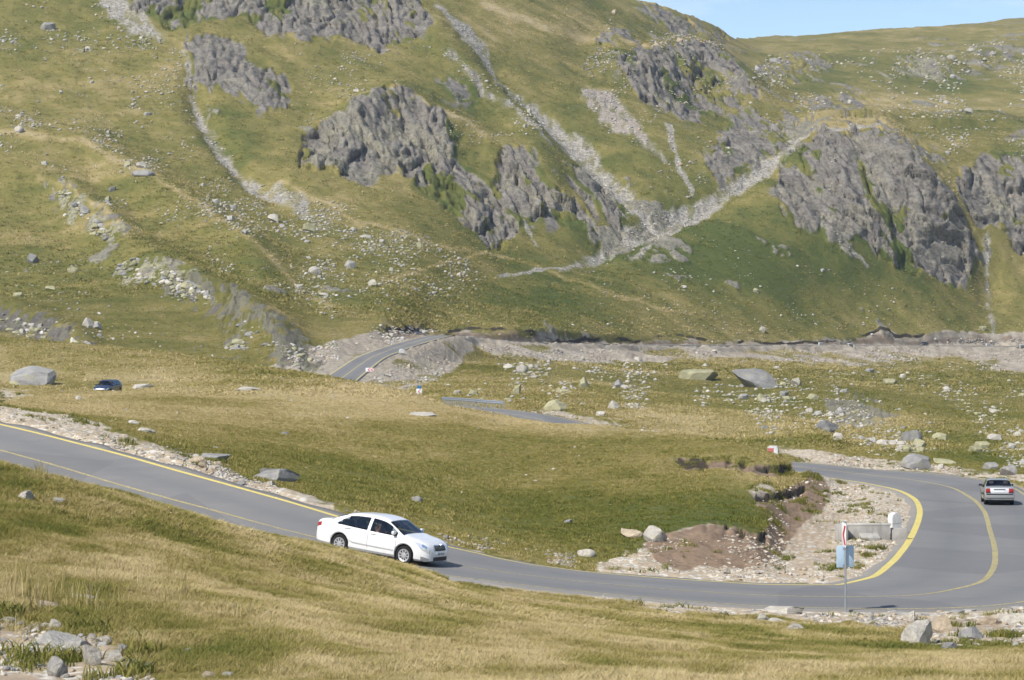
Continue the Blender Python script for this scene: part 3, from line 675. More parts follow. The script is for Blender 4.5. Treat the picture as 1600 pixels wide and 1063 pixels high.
GRASS_STOPS = [(0.0, (0.068, 0.088, 0.022)), (0.30, (0.126, 0.124, 0.034)), (0.55, (0.188, 0.163, 0.052)), (0.78, (0.272, 0.220, 0.095)), (1.0, (0.365, 0.298, 0.165))]
def terrain_material():
    k = NT('hill_ground')
    p = k.pos()
    a1 = k.attr('cover'); a2 = k.attr('cover2'); a3 = k.attr('tint')
    s1 = k.n('ShaderNodeSeparateColor'); k.set(s1.inputs[0], a1.outputs['Color'])
    s2 = k.n('ShaderNodeSeparateColor'); k.set(s2.inputs[0], a2.outputs['Color'])
    rock, scree, earth = s1.outputs[0], s1.outputs[1], s1.outputs[2]
    sand, gravel, lich = s2.outputs[0], s2.outputs[1], s2.outputs[2]
    dark = a2.outputs['Alpha']; far = a1.outputs['Alpha']
    sc = k.math('SUBTRACT', 1.0, k.math('MULTIPLY', k.math('GREATER_THAN', far, 0.95), 0.87))
    vm = k.n('ShaderNodeVectorMath', operation='SCALE'); k.set(vm.inputs[0], p); k.set(vm.inputs['Scale'], sc); q = vm.outputs[0]
    fine = k.noise(0.9, 5, 0.66, q); tiny = k.noise(6.0, 4, 0.66, q)
    # grass
    t = k.math('ADD', a3.outputs['Fac'], k.math('MULTIPLY', k.math('SUBTRACT', fine, 0.5), 0.55))
    t = k.math('ADD', t, k.math('MULTIPLY', k.math('SUBTRACT', tiny, 0.5), 0.45), clamp=True)
    grass = k.ramp(t, GRASS_STOPS)
    # rock: grey schist with dark cracks, pale faces, ochre lichen
    strat = k.noise(1.3, 4, 0.65, k.scalev(q, (0.5, 0.3, 2.2)), 1.2)
    rsum = k.math('ADD', k.math('MULTIPLY', fine, 0.35), k.math('ADD', k.math('MULTIPLY', tiny, 0.35), k.math('MULTIPLY', strat, 0.30)))
    rcol = k.ramp(rsum, [(0.36, (0.048, 0.044, 0.038)), (0.46, (0.142, 0.130, 0.114)), (0.55, (0.205, 0.188, 0.163)), (0.70, (0.36, 0.335, 0.29))])
    rcol = k.mix(k.math('MULTIPLY', lich, k.mapr(tiny, 0.38, 0.6)), rcol, (0.36, 0.345, 0.19))
    rcol = k.mix(k.math('MULTIPLY', k.mapr(strat, 0.58, 0.7), 0.35), rcol, (0.26, 0.205, 0.15))
    # loose stone
    vo = k.voro(7.0, 'F1', q, 'Color'); vs = k.n('ShaderNodeSeparateColor'); k.set(vs.inputs[0], vo)
    stone_col = k.ramp(vs.outputs[0], [(0.0, (0.14, 0.128, 0.11)), (0.5, (0.28, 0.258, 0.222)), (1.0, (0.45, 0.42, 0.365))])
    scol = k.mix(0.5, stone_col, k.ramp(tiny, [(0.34, (0.16, 0.145, 0.12)), (0.66, (0.50, 0.465, 0.39))]))
    gcol = k.mix(k.math('MULTIPLY', far, 0.28), scol, (0.45, 0.365, 0.265))
    gcol = k.mix(0.42, gcol, k.ramp(fine, [(0.38, (0.17, 0.13, 0.09)), (0.62, (0.50, 0.43, 0.33))]))
    ecol = k.ramp(k.math('ADD', k.math('MULTIPLY', fine, 0.5), k.math('MULTIPLY', tiny, 0.5)), [(0.3, (0.125, 0.085, 0.056)), (0.55, (0.235, 0.168, 0.115)), (0.75, (0.37, 0.29, 0.21))])
    sacol = k.ramp(k.math('ADD', k.math('MULTIPLY', fine, 0.45), k.math('MULTIPLY', tiny, 0.55)), [(0.3, (0.255, 0.195, 0.137)), (0.5, (0.40, 0.325, 0.230)), (0.72, (0.54, 0.465, 0.355))])
    sacol = k.mix(k.mapr(vs.outputs[1], 0.74, 0.80), sacol, (0.55, 0.525, 0.465))
    # layering, every edge broken up by noise
    jit = k.math('MULTIPLY', k.math('SUBTRACT', k.math('ADD', k.math('MULTIPLY', fine, 0.5), k.math('MULTIPLY', tiny, 0.5)), 0.5), 1.3)
    def edge(m, w=0.16): return k.mapr(k.math('ADD', m, jit), 0.5 - w, 0.5 + w)
    c = k.mix(edge(sand), grass, sacol)
    c = k.mix(edge(gravel), c, gcol)
    c = k.mix(edge(earth), c, ecol)
    c = k.mix(edge(scree, 0.30), c, k.mix(k.math('MULTIPLY', earth, 0.9), scol, (0.36, 0.285, 0.225)))
    c = k.mix(edge(rock), c, rcol)
    c = k.mix(edge(dark), c, (0.052, 0.042, 0.030))
    h = k.math('ADD', k.math('MULTIPLY', fine, 0.5), k.math('MULTIPLY', tiny, 0.16))
    stony = k.math('ADD', rock, scree, clamp=True)
    bd = k.math('MULTIPLY', k.math('ADD', 0.16, k.math('MULTIPLY', far, 1.6)), k.math('ADD', 0.75, k.math('MULTIPLY', stony, 1.6)))
    n3 = k.bump(h, bd, 0.85)
    k.bsdf(c, 0.95, n3, 0.12)
    return k.m
M_GROUND = terrain_material()

# ------------------------------------------------------------------ the ground as meshes
def tag(o, label=None, cat=None, group=None, kind=None):
    if label: o['label'] = label
    if cat: o['category'] = cat
    if group: o['group'] = group
    if kind: o['kind'] = kind
    return o
def link(name, me, parent=None, mat=None):
    o = bpy.data.objects.new(name, me)
    COL.objects.link(o)
    if mat is not None and me is not None and len(me.materials) == 0: me.materials.append(mat)
    if parent is not None: o.parent = parent
    return o
def mesh_np(name, verts, faces4, smooth=True):
    me = bpy.data.meshes.new(name)
    n, f = len(verts), len(faces4)
    s = faces4.shape[1]
    me.vertices.add(n); me.vertices.foreach_set('co', np.ascontiguousarray(verts, np.float32).ravel())
    me.loops.add(f * s); me.loops.foreach_set('vertex_index', np.ascontiguousarray(faces4, np.int32).ravel())
    me.polygons.add(f); me.polygons.foreach_set('loop_start', np.arange(0, f * s, s, dtype=np.int32))
    me.update(calc_edges=True)
    if smooth: me.polygons.foreach_set('use_smooth', np.ones(f, bool))
    return me
P = np.stack([X, Y, Z], -1).reshape(-1, 3)
FAR = sstep(250, 700, D0)
cover = np.stack([ROCK, SCREE, EARTH, FAR], -1).reshape(-1, 4)
cover2 = np.stack([SAND, GRAVEL, LICHEN, EARTHDARK], -1).reshape(-1, 4)
tintf = TINT.reshape(-1)
ii = np.arange(NR * NC).reshape(NR, NC)
quads = np.stack([ii[:-1, :-1], ii[:-1, 1:], ii[1:, 1:], ii[1:, :-1]], -1).reshape(-1, 4)
qreg = REGION[:-1, :-1].reshape(-1)
qt = TT[:-1, :-1].reshape(-1)
def ground_piece(name, sel):
    q = quads[sel]
    used = np.unique(q)
    remap = np.full(NR * NC, -1); remap[used] = np.arange(len(used))
    me = mesh_np(name, P[used], remap[q])
    for an, arr in (('cover', cover), ('cover2', cover2)):
        at = me.attributes.new(an, 'FLOAT_COLOR', 'POINT'); at.data.foreach_set('color', np.ascontiguousarray(arr[used], np.float32).ravel())
    at = me.attributes.new('tint', 'FLOAT', 'POINT'); at.data.foreach_set('value', np.ascontiguousarray(tintf[used], np.float32))
    return link(name, me, None, M_GROUND)
T_FG, T_MID, T_VAL = 5.0, 11.5, 16.0
GROUND = [
    ('grass_slope', qt < T_FG, 'dry grassy slope falling to the near road edge'),
    ('meadow_hill', (qt >= T_FG) & (qt < T_MID), 'grassy hill inside the bend of the road'),
    ('valley_terrain', (qt >= T_MID) & (qt < T_VAL), 'stony valley floor below the far road'),
    ('mountain_terrain', qt >= T_VAL, 'grass covered mountainside under the sky'),
]
for nm, sel, lab in GROUND:
    tag(ground_piece(nm, sel & (qreg == 0)), lab, 'terrain', None, 'structure')
for r in range(1, rid):
    sel = qreg == r
    if not sel.any(): continue
    if r <= N_CRAG: tag(ground_piece('rock_crag', sel), LABELS[r], 'crag', 'crags on the mountainside')
    elif r <= N_ROCK: tag(ground_piece('rock_outcrop', sel), LABELS[r], 'rock outcrop', 'rock outcrops breaking through the grass')
    else: tag(ground_piece('scree', sel), LABELS[r], 'scree', None, 'stuff')

# ------------------------------------------------------------------ roads and their painted lines
def asphalt():
    k = NT('asphalt')
    p = k.pos()
    f = k.noise(35, 3, 0.7, p); g = k.noise(0.35, 5, 0.6, p); st = k.noise(0.5, 5, 0.6, k.scalev(p, (1.0, 3.0, 1.0)))
    lat = k.attr('lateral').outputs['Fac']       # -1..1 across the road: wheel tracks are polished darker
    tr = k.math('SUBTRACT', 1.0, k.mapr(k.math('ABSOLUTE', k.math('SUBTRACT', k.math('ABSOLUTE', lat), 0.5)), 0.0, 0.32))
    c = k.mix(k.mapr(f, 0.3, 0.7), (0.172, 0.167, 0.160), (0.235, 0.227, 0.217))
    c = k.mix(k.math('MULTIPLY', k.mapr(g, 0.35, 0.7), 0.45), c, (0.155, 0.154, 0.156))
    c = k.mix(k.math('MULTIPLY', k.mapr(st, 0.52, 0.72), 0.45), c, (0.245, 0.238, 0.228))
    c = k.mix(k.math('MULTIPLY', tr, 0.42), c, (0.130, 0.139, 0.141))
    pt = k.voro(0.16, 'F1', k.scalev(p, (1.0, 0.6, 1.0)), 'Color'); ps = k.n('ShaderNodeSeparateColor'); k.set(ps.inputs[0], pt)
    c = k.mix(k.math('MULTIPLY', k.mapr(ps.outputs[0], 0.80, 0.82), 0.35), c, (0.125, 0.125, 0.128))
    ed = k.mapr(k.math('ADD', k.math('ABSOLUTE', lat), k.math('MULTIPLY', k.math('SUBTRACT', g, 0.5), 0.25)), 0.93, 1.08)
    c = k.mix(k.math('MULTIPLY', ed, 0.7), c, (0.29, 0.265, 0.225))
    k.bsdf(c, 0.82, k.bump(f, 0.008, 0.5), 0.3)
    return k.m
def paint(name, col, wear):
    k = NT(name)
    p = k.pos()
    w = k.noise(9, 5, 0.7, p)
    c = k.mix(k.mapr(w, wear, wear + 0.14), (0.20, 0.195, 0.17), col)
    c = k.mix(k.math('MULTIPLY', k.mapr(k.noise(0.6, 4, 0.6, p), 0.35, 0.75), 0.35), c, tuple(x * 0.6 for x in col))
    k.bsdf(c, 0.65, None, 0.3)
    return k.m
M_ASPH = asphalt()
M_YEL = paint('yellow_road_paint', (0.66, 0.54, 0.16), 0.30)
M_YELOLD = paint('worn_yellow_road_paint', (0.50, 0.41, 0.15), 0.42)
def road_strip(rd, l0, l1, n, lift_z, i0=0, i1=None, skirt=0.0):
    """l0,l1: lateral metres (arrays or numbers), positive on the inner side"""
    c, nr, dzv, hwv = rd['c'][i0:i1], rd['n'][i0:i1], rd['dz'][i0:i1], rd['hw'][i0:i1]
    m = len(c)
    l0 = np.broadcast_to(l0, (len(rd['c']),))[i0:i1]; l1 = np.broadcast_to(l1, (len(rd['c']),))[i0:i1]
    a = np.linspace(0, 1, n + 1)
    if skirt: a = np.concatenate([[-0.015], a, [1.015]]); n = n + 2
    lat = l0[:, None] * (1 - a) + l1[:, None] * a
    xy = c[:, None, :2] + nr[:, None, :] * lat[..., None]
    z = c[:, None, 2] + dzv[:, None] * lat / hwv[:, None] + lift_z
    if skirt: z[:, 0] -= skirt; z[:, -1] -= skirt
    v = np.concatenate([xy, z[..., None]], -1).reshape(-1, 3)
    q = np.arange(m * (n + 1)).reshape(m, n + 1)
    f = np.stack([q[:-1, :-1], q[1:, :-1], q[1:, 1:], q[:-1, 1:]], -1).reshape(-1, 4)
    me = mesh_np('strip', v, f)
    # make it face up
    if len(me.polygons) and me.polygons[0].normal.z < 0: me.flip_normals()
    at = me.attributes.new('lateral', 'FLOAT', 'POINT'); at.data.foreach_set('value', (lat / hwv[:, None]).astype(np.float32).ravel())
    return me
def build_road(rd, label, lines=True, wide=0.12, lift_step=0.004, asph_lift=0.0):
    ragged = 0.35 + 0.12 * vnoise(np.arange(len(rd['c'])) / 6.0, np.zeros(len(rd['c'])), None, 3)
    me = road_strip(rd, -(rd['hwo'] + ragged), rd['hw'] + ragged, 14, asph_lift, skirt=0.5)
    o = tag(link('road', me, None, M_ASPH), label, 'road', None, 'structure')
    if lines:
        zl = asph_lift + lift_step
        link('edge_line', road_strip(rd, rd['hw'] - wide, rd['hw'] + wide * 0.2, 1, zl), o, M_YEL)
        link('edge_line', road_strip(rd, -rd['hwo'] - wide * 0.2, -rd['hwo'] + wide, 1, zl), o, M_YEL)
        link('center_line', road_strip(rd, -wide * 0.42, wide * 0.42, 1, zl), o, M_YELOLD if rd is main_road else M_YEL)
    return o
# in the bend the painted lines are broader
def main_lines():
    rd = main_road
    ragged = 0.40 + 0.16 * vnoise(np.arange(NS) / 3.0, np.zeros(NS), None, 3)
    o = tag(link('road', road_strip(rd, -(rd['hwo'] + ragged * 0.8), rd['hw'] + ragged, 14, 0.0, skirt=0.3), None, M_ASPH), 'grey asphalt road with yellow lines sweeping round the bend and behind the hill', 'road', None, 'structure')
    y = rd['c'][:, 1]; x = rd['c'][:, 0]
    wide = 0.13 + 0.11 * sstep(14, 19, x) * (1 - sstep(140, 160, y))
    link('edge_line', road_strip(rd, rd['hw'] - wide, rd['hw'] + wide * 0.25, 1, 0.004), o, M_YEL)
    link('edge_line', road_strip(rd, -rd['hwo'] - 0.02, -rd['hwo'] + 0.13, 1, 0.004), o, M_YELOLD)
    link('center_line', road_strip(rd, -wide * 0.5, wide * 0.5, 1, 0.004), o, M_YELOLD)
    return o
main_lines()
build_road(climb_road, 'grey road climbing between cut banks toward the mountain', True, 0.15, 0.01, 0.02)
build_road(far_road, 'far grey road along the gravel ledge at the mountain foot', True, 0.2, 0.012, 0.05)

# ------------------------------------------------------------------ boulders and stones
def rock_shape(seed, sub=3, cuts=13, lo=0.55, hi=0.9, rough=0.05):
    r = np.random.default_rng(seed)
    bm = bmesh.new(); bmesh.ops.create_icosphere(bm, subdivisions=sub, radius=1.0)
    v = np.array([x.co[:] for x in bm.verts]); f = np.array([[x.index for x in fc.verts] for fc in bm.faces]); bm.free()
    for _ in range(cuts):
        n = r.normal(size=3); n /= np.linalg.norm(n); o = r.uniform(lo, hi)
        k = v @ n - o
        v = v - np.where(k > 0, k, 0)[:, None] * n
    v = v + rough * np.stack([fbm(v[:, 0] + seed, v[:, 1] + i * 5, 0.55, 3, seed=seed + i, z=v[:, 2]) for i in range(3)], 1)
    return v, f
def rock_mesh(seed, **kw):
    v, f = rock_shape(seed, **kw)
    me = mesh_np('boulder', v, f)
    me.set_sharp_from_angle(angle=math.radians(18))
    return me
def rock_material(name, use_attr):
    k = NT(name)
    if use_attr: base = k.attr('stone_colour').outputs['Color']; p = k.pos(); sc = 1.5
    else:
        base = k.n('ShaderNodeObjectInfo').outputs['Color']; p = k.objco(); sc = 1.3
    n1 = k.noise(sc, 6, 0.65, p, 0.5); n2 = k.noise(sc * 6, 5, 0.7, p)
    c = k.mix(k.mapr(n1, 0.35, 0.68), k.mix(1.0, base, (0.70, 0.69, 0.68), 'MULTIPLY'), k.mix(1.0, base, (1.22, 1.2, 1.16), 'MULTIPLY'))
    c = k.mix(k.math('MULTIPLY', k.mapr(n2, 0.52, 0.68), 0.5), c, k.mix(1.0, base, (0.42, 0.41, 0.40), 'MULTIPLY'))
    if not use_attr: c = k.mix(k.math('MULTIPLY', k.mapr(k.noise(2.6, 4, 0.6, p), 0.56, 0.64), 0.45), c, (0.30, 0.29, 0.15))
    k.bsdf(c, 0.92, k.bump(k.math('ADD', n1, k.math('MULTIPLY', n2, 0.4)), 0.12, 0.8), 0.2)
    return k.m
M_ROCK = rock_material('boulder_rock', False); M_STONE = rock_material('loose_stone', True)
ROCKS = [rock_mesh(100 + i, cuts=12 + i % 6, lo=0.42, hi=0.82, rough=0.05) for i in range(12)]
for me in ROCKS: me.materials.append(M_ROCK)
PALE, GREY, TAN, LICH, DARK = (0.50, 0.47, 0.42), (0.29, 0.285, 0.28), (0.45, 0.37, 0.28), (0.36, 0.345, 0.22), (0.17, 0.168, 0.17)
n_boulder = 0
def boulder(pt, w_m, h_m, col, label, group=None, depth=None, rot=None, tilt=0.0, sink=0.38, mesh=None, cat='boulder', name='boulder'):
    global n_boulder
    me = ROCKS[mesh if mesh is not None else random.randrange(len(ROCKS))]
    o = link(name, me)
    o.color = (*col, 1)
    dp = depth if depth else w_m * random.uniform(0.6, 0.95)
    o.scale = (w_m * 0.68, dp * 0.68, h_m * 0.72 / (1 - sink * 0.5))
    o.rotation_euler = (random.uniform(-0.12, 0.12), tilt, rot if rot is not None else random.uniform(-0.35, 0.35) + random.choice([0, math.pi]))
    o.location = (pt[0], pt[1], pt[2] + o.scale[2] * (1 - 2 * sink) * 0.9)
    tag(o, label, cat, group)
    n_boulder += 1
    return o
def px_boulder(u, v, wpx, hpx, col, label, t0=0, t1=99, **kw):
    p = hit(u, v, t0, t1)
    s = F / p.y
    return boulder(p, wpx / s, hpx / s, col, label, **kw)
HAND = [
    (1430, 1008, 56, 44, PALE, 'big pale boulder with a grey face at the grass edge beside the gravel verge', 2, 5, dict(mesh=3, rot=0.3)),
    (1425, 969, 15, 15, PALE, 'small whitish stone standing up behind the big pale boulder', 3, 5, {}),
    (1474, 988, 34, 26, TAN, 'rounded tan boulder next to the big pale boulder', 2, 5, {}),
    (1516, 998, 50, 20, GREY, 'low grey slab boulder on the verge beyond the tan boulder', 2, 5, {}),
    (1586, 974, 56, 22, PALE, 'broad cream rock on the gravel verge by the road edge', 3, 5.2, {}),
    (1542, 976, 50, 17, TAN, 'long low sandy rock beside the broad cream rock', 3, 5.2, {}),
    (1480, 1018, 26, 17, GREY, 'squat grey stone in the grass below the tan boulder', 2, 5, {}),
    (1447, 1024, 24, 10, TAN, 'flat little tan stone lying against the foot of the big boulder', 2, 5, {}),
    (1588, 1012, 14, 12, PALE, 'pointed whitish stone in the bright green grass of the verge', 2, 5, {}),
    (1192, 970, 20, 13, PALE, 'small whitish boulder leading the row of three below the sign', 3, 5, {}),
    (1210, 976, 36, 10, PALE, 'flat pale stone in the middle of the row of three below the sign', 3, 5, {}),
    (1242, 984, 36, 13, PALE, 'long pale stone closing the row of three below the sign', 3, 5, {}),
    (1225, 958, 70, 13, PALE, 'low cream slab on the verge between road and sign', 3, 5.2, {}),
    (986, 838, 40, 16, TAN, 'flat tan boulder beside the rounded one on the roadside bank', 5.5, 9, {}),
    (1022, 846, 38, 24, PALE, 'rounded pale boulder at the top of the earth bank', 5.5, 9, {}),
    (914, 869, 26, 14, PALE, 'smooth pale boulder on the bank just above the road line', 5.5, 9, {}),
    (434, 752, 74, 20, GREY, 'wide flat grey rock slab on the grass above the gravel shoulder', 5.5, 9, {}),
    (424, 742, 40, 12, DARK, 'dark slab lying on the wide flat grey rock', 5.5, 9, {}),
    (650, 784, 16, 11, GREY, 'lone small grey rock in the grass behind the white car', 5.5, 9, {}),
    (888, 818, 18, 8, GREY, 'low grey stone in the meadow above the smooth pale boulder', 5.5, 9.5, {}),
    (335, 718, 48, 12, GREY, 'grey rock ledge at the end of the sandy pull-off', 5.5, 9, {}),
    (310, 724, 24, 14, TAN, 'broken tan rock on the sandy pull-off', 5.5, 9, {}),
    (228, 677, 32, 11, PALE, 'white flat rock at the grassy edge of the sandy pull-off', 5.5, 9.5, {}),
    (206, 664, 20, 9, PALE, 'pale double stone above the white flat rock', 5.5, 9.5, {}),
    (40, 780, 26, 17, PALE, 'pale notched rock in the grass crest above the road', 2, 4.5, {}),
    (86, 785, 24, 8, PALE, 'flat pale stone beside the notched rock on the grass crest', 2, 4.5, {}),
    (128, 938, 40, 14, PALE, 'weathered pale slab half sunk in tall dry grass', 2, 4, {}),
    (76, 956, 50, 22, TAN, 'wide tan rock half hidden by grass above the stone heap', 2, 4, {}),
    (291, 1026, 21, 17, PALE, 'lone round pale stone in the dry grass', 2, 4, {}),
    (327, 1060, 26, 13, TAN, 'flat tan stone close to the lone round stone', 1, 4, {}),
    (354, 1060, 20, 14, PALE, 'whitish stone paired with the flat tan stone', 1, 4, {}),
    (96, 1008, 74, 18, (0.42, 0.405, 0.38), 'long grey slab across the top of the stone heap', 1, 4, dict(tilt=0.18)),
    (124, 1012, 44, 15, (0.42, 0.405, 0.38), 'narrow leaning slab on the long grey slab of the stone heap', 1, 4, dict(tilt=0.25)),
    (146, 1040, 30, 34, PALE, 'upright whitish slab in the middle of the stone heap', 1, 4, dict(tilt=0.5)),
    (88, 1056, 34, 30, (0.42, 0.405, 0.38), 'blocky light grey stone low in the stone heap', 1, 4, {}),
    (166, 1006, 28, 16, PALE, 'whitish block at the grassy end of the stone heap', 1, 4, {}),
    (182, 1034, 32, 22, PALE, 'rounded cream stone among small rubble of the heap', 1, 4, {}),
    (192, 1018, 22, 16, (0.42, 0.405, 0.38), 'bluish grey stone at the grass edge of the heap', 1, 4, {}),
    (206, 1040, 26, 10, PALE, 'thin pale stone at the foot of the stone heap', 1, 4, {}),
    (12, 974, 22, 12, PALE, 'pale stone beside the bright green tuft on the heap', 1, 4, {}),
    (120, 1028, 46, 10, TAN, 'flat reddish tan slab under the upright slab', 1, 4, dict(tilt=0.1)),
    (228, 1048, 26, 12, (0.42, 0.405, 0.38), 'grey flake at the outer rim of the stone heap', 1, 4, {}),
    (56, 601, 66, 33, GREY, 'huge grey boulder on the meadow near the dark blue car', 8, 11.5, dict(mesh=1)),
    (28, 601, 26, 9, LICH, 'low lichen rock at the foot of the huge grey boulder', 8, 11.5, {}),
    (220, 606, 32, 7, PALE, 'white rock slab in the grass right of the dark blue car', 8, 11.5, {}),
    (390, 610, 40, 7, PALE, 'row of white stone flush with the meadow beyond the track', 8, 11.5, {}),
    (664, 650, 44, 7, PALE, 'whitish slab on the hill crest in front of the guardrail', 8, 11.5, {}),
    (868, 641, 36, 15, LICH, 'broad lichen boulder near the end of the guardrail', 11.5, 15, {}),
    (912, 606, 20, 20, LICH, 'upright egg shaped lichen boulder in the boulder field', 11.5, 15, {}),
    (966, 606, 22, 15, GREY, 'grey block boulder beside the upright egg shaped one', 11.5, 15, {}),
    (958, 640, 17, 13, PALE, 'pale pointed boulder below the grey block', 11.5, 15, {}),
    (808, 616, 14, 20, LICH, 'tall narrow lichen rock above the guardrail end', 11.5, 15, {}),
    (940, 650, 16, 10, PALE, 'small whitish boulder close to the sandy roadside', 11.5, 15, {}),
    (1182, 604, 74, 26, GREY, 'long leaning grey rock fin below the far road', 11.5, 15, dict(tilt=0.32, rot=0.1)),
    (1096, 592, 64, 20, LICH, 'broad yellowish rock hump below the gravel ledge', 11.5, 15, {}),
    (1392, 602, 24, 14, LICH, 'round lichen boulder under the far culvert', 11.5, 15.5, {}),
    (1225, 619, 18, 12, GREY, 'grey boulder downhill from the leaning rock fin', 11.5, 15, {}),
    (1358, 582, 18, 9, GREY, 'small flat topped boulder close under the far embankment', 11.5, 15.5, {}),
    (1436, 734, 44, 28, GREY, 'large grey boulder beyond the bend among lichen stones', 10, 13.5, {}),
    (1474, 724, 40, 10, LICH, 'flat lichen rock lying behind the large grey boulder', 10, 13.5, {}),
    (1578, 742, 30, 18, GREY, 'grey boulder behind the silver car at the road verge', 10, 13.5, {}),
    (1550, 733, 24, 14, GREY, 'rounded grey rock in the grass beyond the silver car', 10, 13.5, {}),
    (1195, 670, 16, 8, GREY, 'lone grey stone on the smooth grass ridge', 10, 14, {}),
    (1420, 690, 34, 22, GREY, 'dark layered block at the head of the lichen stone cluster', 10.8, 14, {}),
    (1436, 700, 26, 14, LICH, 'yellow lichen block in front of the dark layered block', 10.8, 14, {}),
    (1470, 688, 22, 13, LICH, 'pale yellow block in the lichen stone cluster', 10.8, 14, {}),
    (1536, 700, 26, 14, LICH, 'square lichen block ending the lichen stone cluster', 10.8, 14, {}),
    (1556, 688, 22, 12, PALE, 'pale block at the uphill rim of the lichen stone cluster', 10.8, 14, {}),
    (1290, 674, 36, 16, DARK, 'dark slanting slab under the layered outcrop', 11.5, 14.5, {}),
    (384, 366, 12, 8, GREY, 'small dark boulder on the shaded flank of the shoulder', 15, 19.5, {}),
    (426, 345, 18, 14, PALE, 'round pale boulder above the rocky slope', 16, 20, {}),
    (485, 362, 22, 19, LICH, 'tall lichen boulder on the open slope', 16, 20, {}),
    (656, 388, 14, 13, LICH, 'egg shaped lichen boulder on the dry rise', 16, 20, {}),
    (176, 298, 13, 9, DARK, 'dark round boulder on the crest of the shoulder', 15, 20, {}),
    (222, 262, 18, 12, PALE, 'whitish boulder on the stony upper slope', 16.5, 21, {}),
    (220, 274, 32, 10, GREY, 'flat grey boulder under the whitish one', 16.5, 21, {}),
    (72, 46, 24, 16, GREY, 'high grey rock near the talus of the long crag', 18.5, 23, {}),
]
for u, v, w, h, c, lab, t0, t1, kw in HAND:
    br = random.uniform(0.9, 1.08)
    px_boulder(u, v, w, h, tuple(x * br for x in c), lab, t0, t1, **kw)

cmin = np.minimum.accumulate(VP, axis=0)
VISIBLE = (VP <= cmin + 0.6)
def spots(poly, t0, t1, n, bare=None):
    a = np.array(poly, float)
    m = VISIBLE & window(t0, t1) & (UU > a[:, 0].min()) & (UU < a[:, 0].max()) & (VP > a[:, 1].min()) & (VP < a[:, 1].max()) & (ONROAD > np.where(D0 > 600, 4.5, 0.5)) & ((ROCK < 0.4) | (REGION > N_CRAG))
    if bare is not None: m &= bare
    idx = np.flatnonzero(m)
    if len(idx) == 0: return idx
    idx = idx[poly_sdf(UU.ravel()[idx], VP.ravel()[idx], poly) < 0]
    if len(idx) == 0: return idx
    # stones gather in loose swarms
    cl = fbm(UU.ravel()[idx], VP.ravel()[idx] * 1.7, 55, 3, seed=int(a[0, 0]) % 97)
    w = np.clip(cl + 0.32, 0.02, None) ** 2
    return rng.choice(idx, size=min(n, len(idx)), replace=False, p=w / w.sum())
LOW = [rock_shape(300 + i, sub=1, cuts=7, lo=0.5, hi=0.9, rough=0.10) for i in range(6)]
MIDR = [rock_shape(320 + i, sub=2, cuts=9, lo=0.5, hi=0.9, rough=0.08) for i in range(5)]
def stone_stuff(name, label, idx, smin, smax, cols, flat=0.6, shapes=LOW):
    VV, FF, CC = [], [], []
    off = 0
    for i in idx:
        v, f = shapes[rng.integers(len(shapes))]
        px, py, pz = P[i]
        s = (smin + (smax - smin) * rng.random() ** 2.6) * py / F * 0.6
        a = rng.random() * 6.283
        sc = np.array([s * rng.uniform(0.8, 1.3), s * rng.uniform(0.7, 1.1), s * flat * rng.uniform(0.6, 1.2)])
        q = v * sc
        ca, sa = math.cos(a), math.sin(a)
        tl = rng.uniform(-0.35, 0.35)
        q = np.stack([q[:, 0] * ca - q[:, 1] * sa, q[:, 0] * sa + q[:, 1] * ca, q[:, 2] + q[:, 0] * tl], 1)
        VV.append(q + [px, py, pz + sc[2] * 0.25]); FF.append(f + off); off += len(v)
        c = np.array(cols[rng.integers(len(cols))]) * rng.uniform(0.75, 1.15)
        CC.append(np.repeat(np.append(c, 1)[None], len(v), 0))
    if not VV: return
    me = mesh_np(name, np.vstack(VV), np.vstack(FF), smooth=False)
    at = me.attributes.new('stone_colour', 'FLOAT_COLOR', 'POINT'); at.data.foreach_set('color', np.vstack(CC).astype(np.float32).ravel())
    tag(link(name, me, None, M_STONE), label, 'stones', None, 'stuff')
LB = lambda poly, n: (poly, 11.5, 19.5, 5, (10, 20), 'block of the lichen rock ribs on the shoulder', n, (3, 13), 'broken lichen stones along the rock ribs', [LICH, PALE, LICH, GREY])
far_pale = [PALE, (0.44, 0.42, 0.36), LICH, (0.38, 0.37, 0.35)]
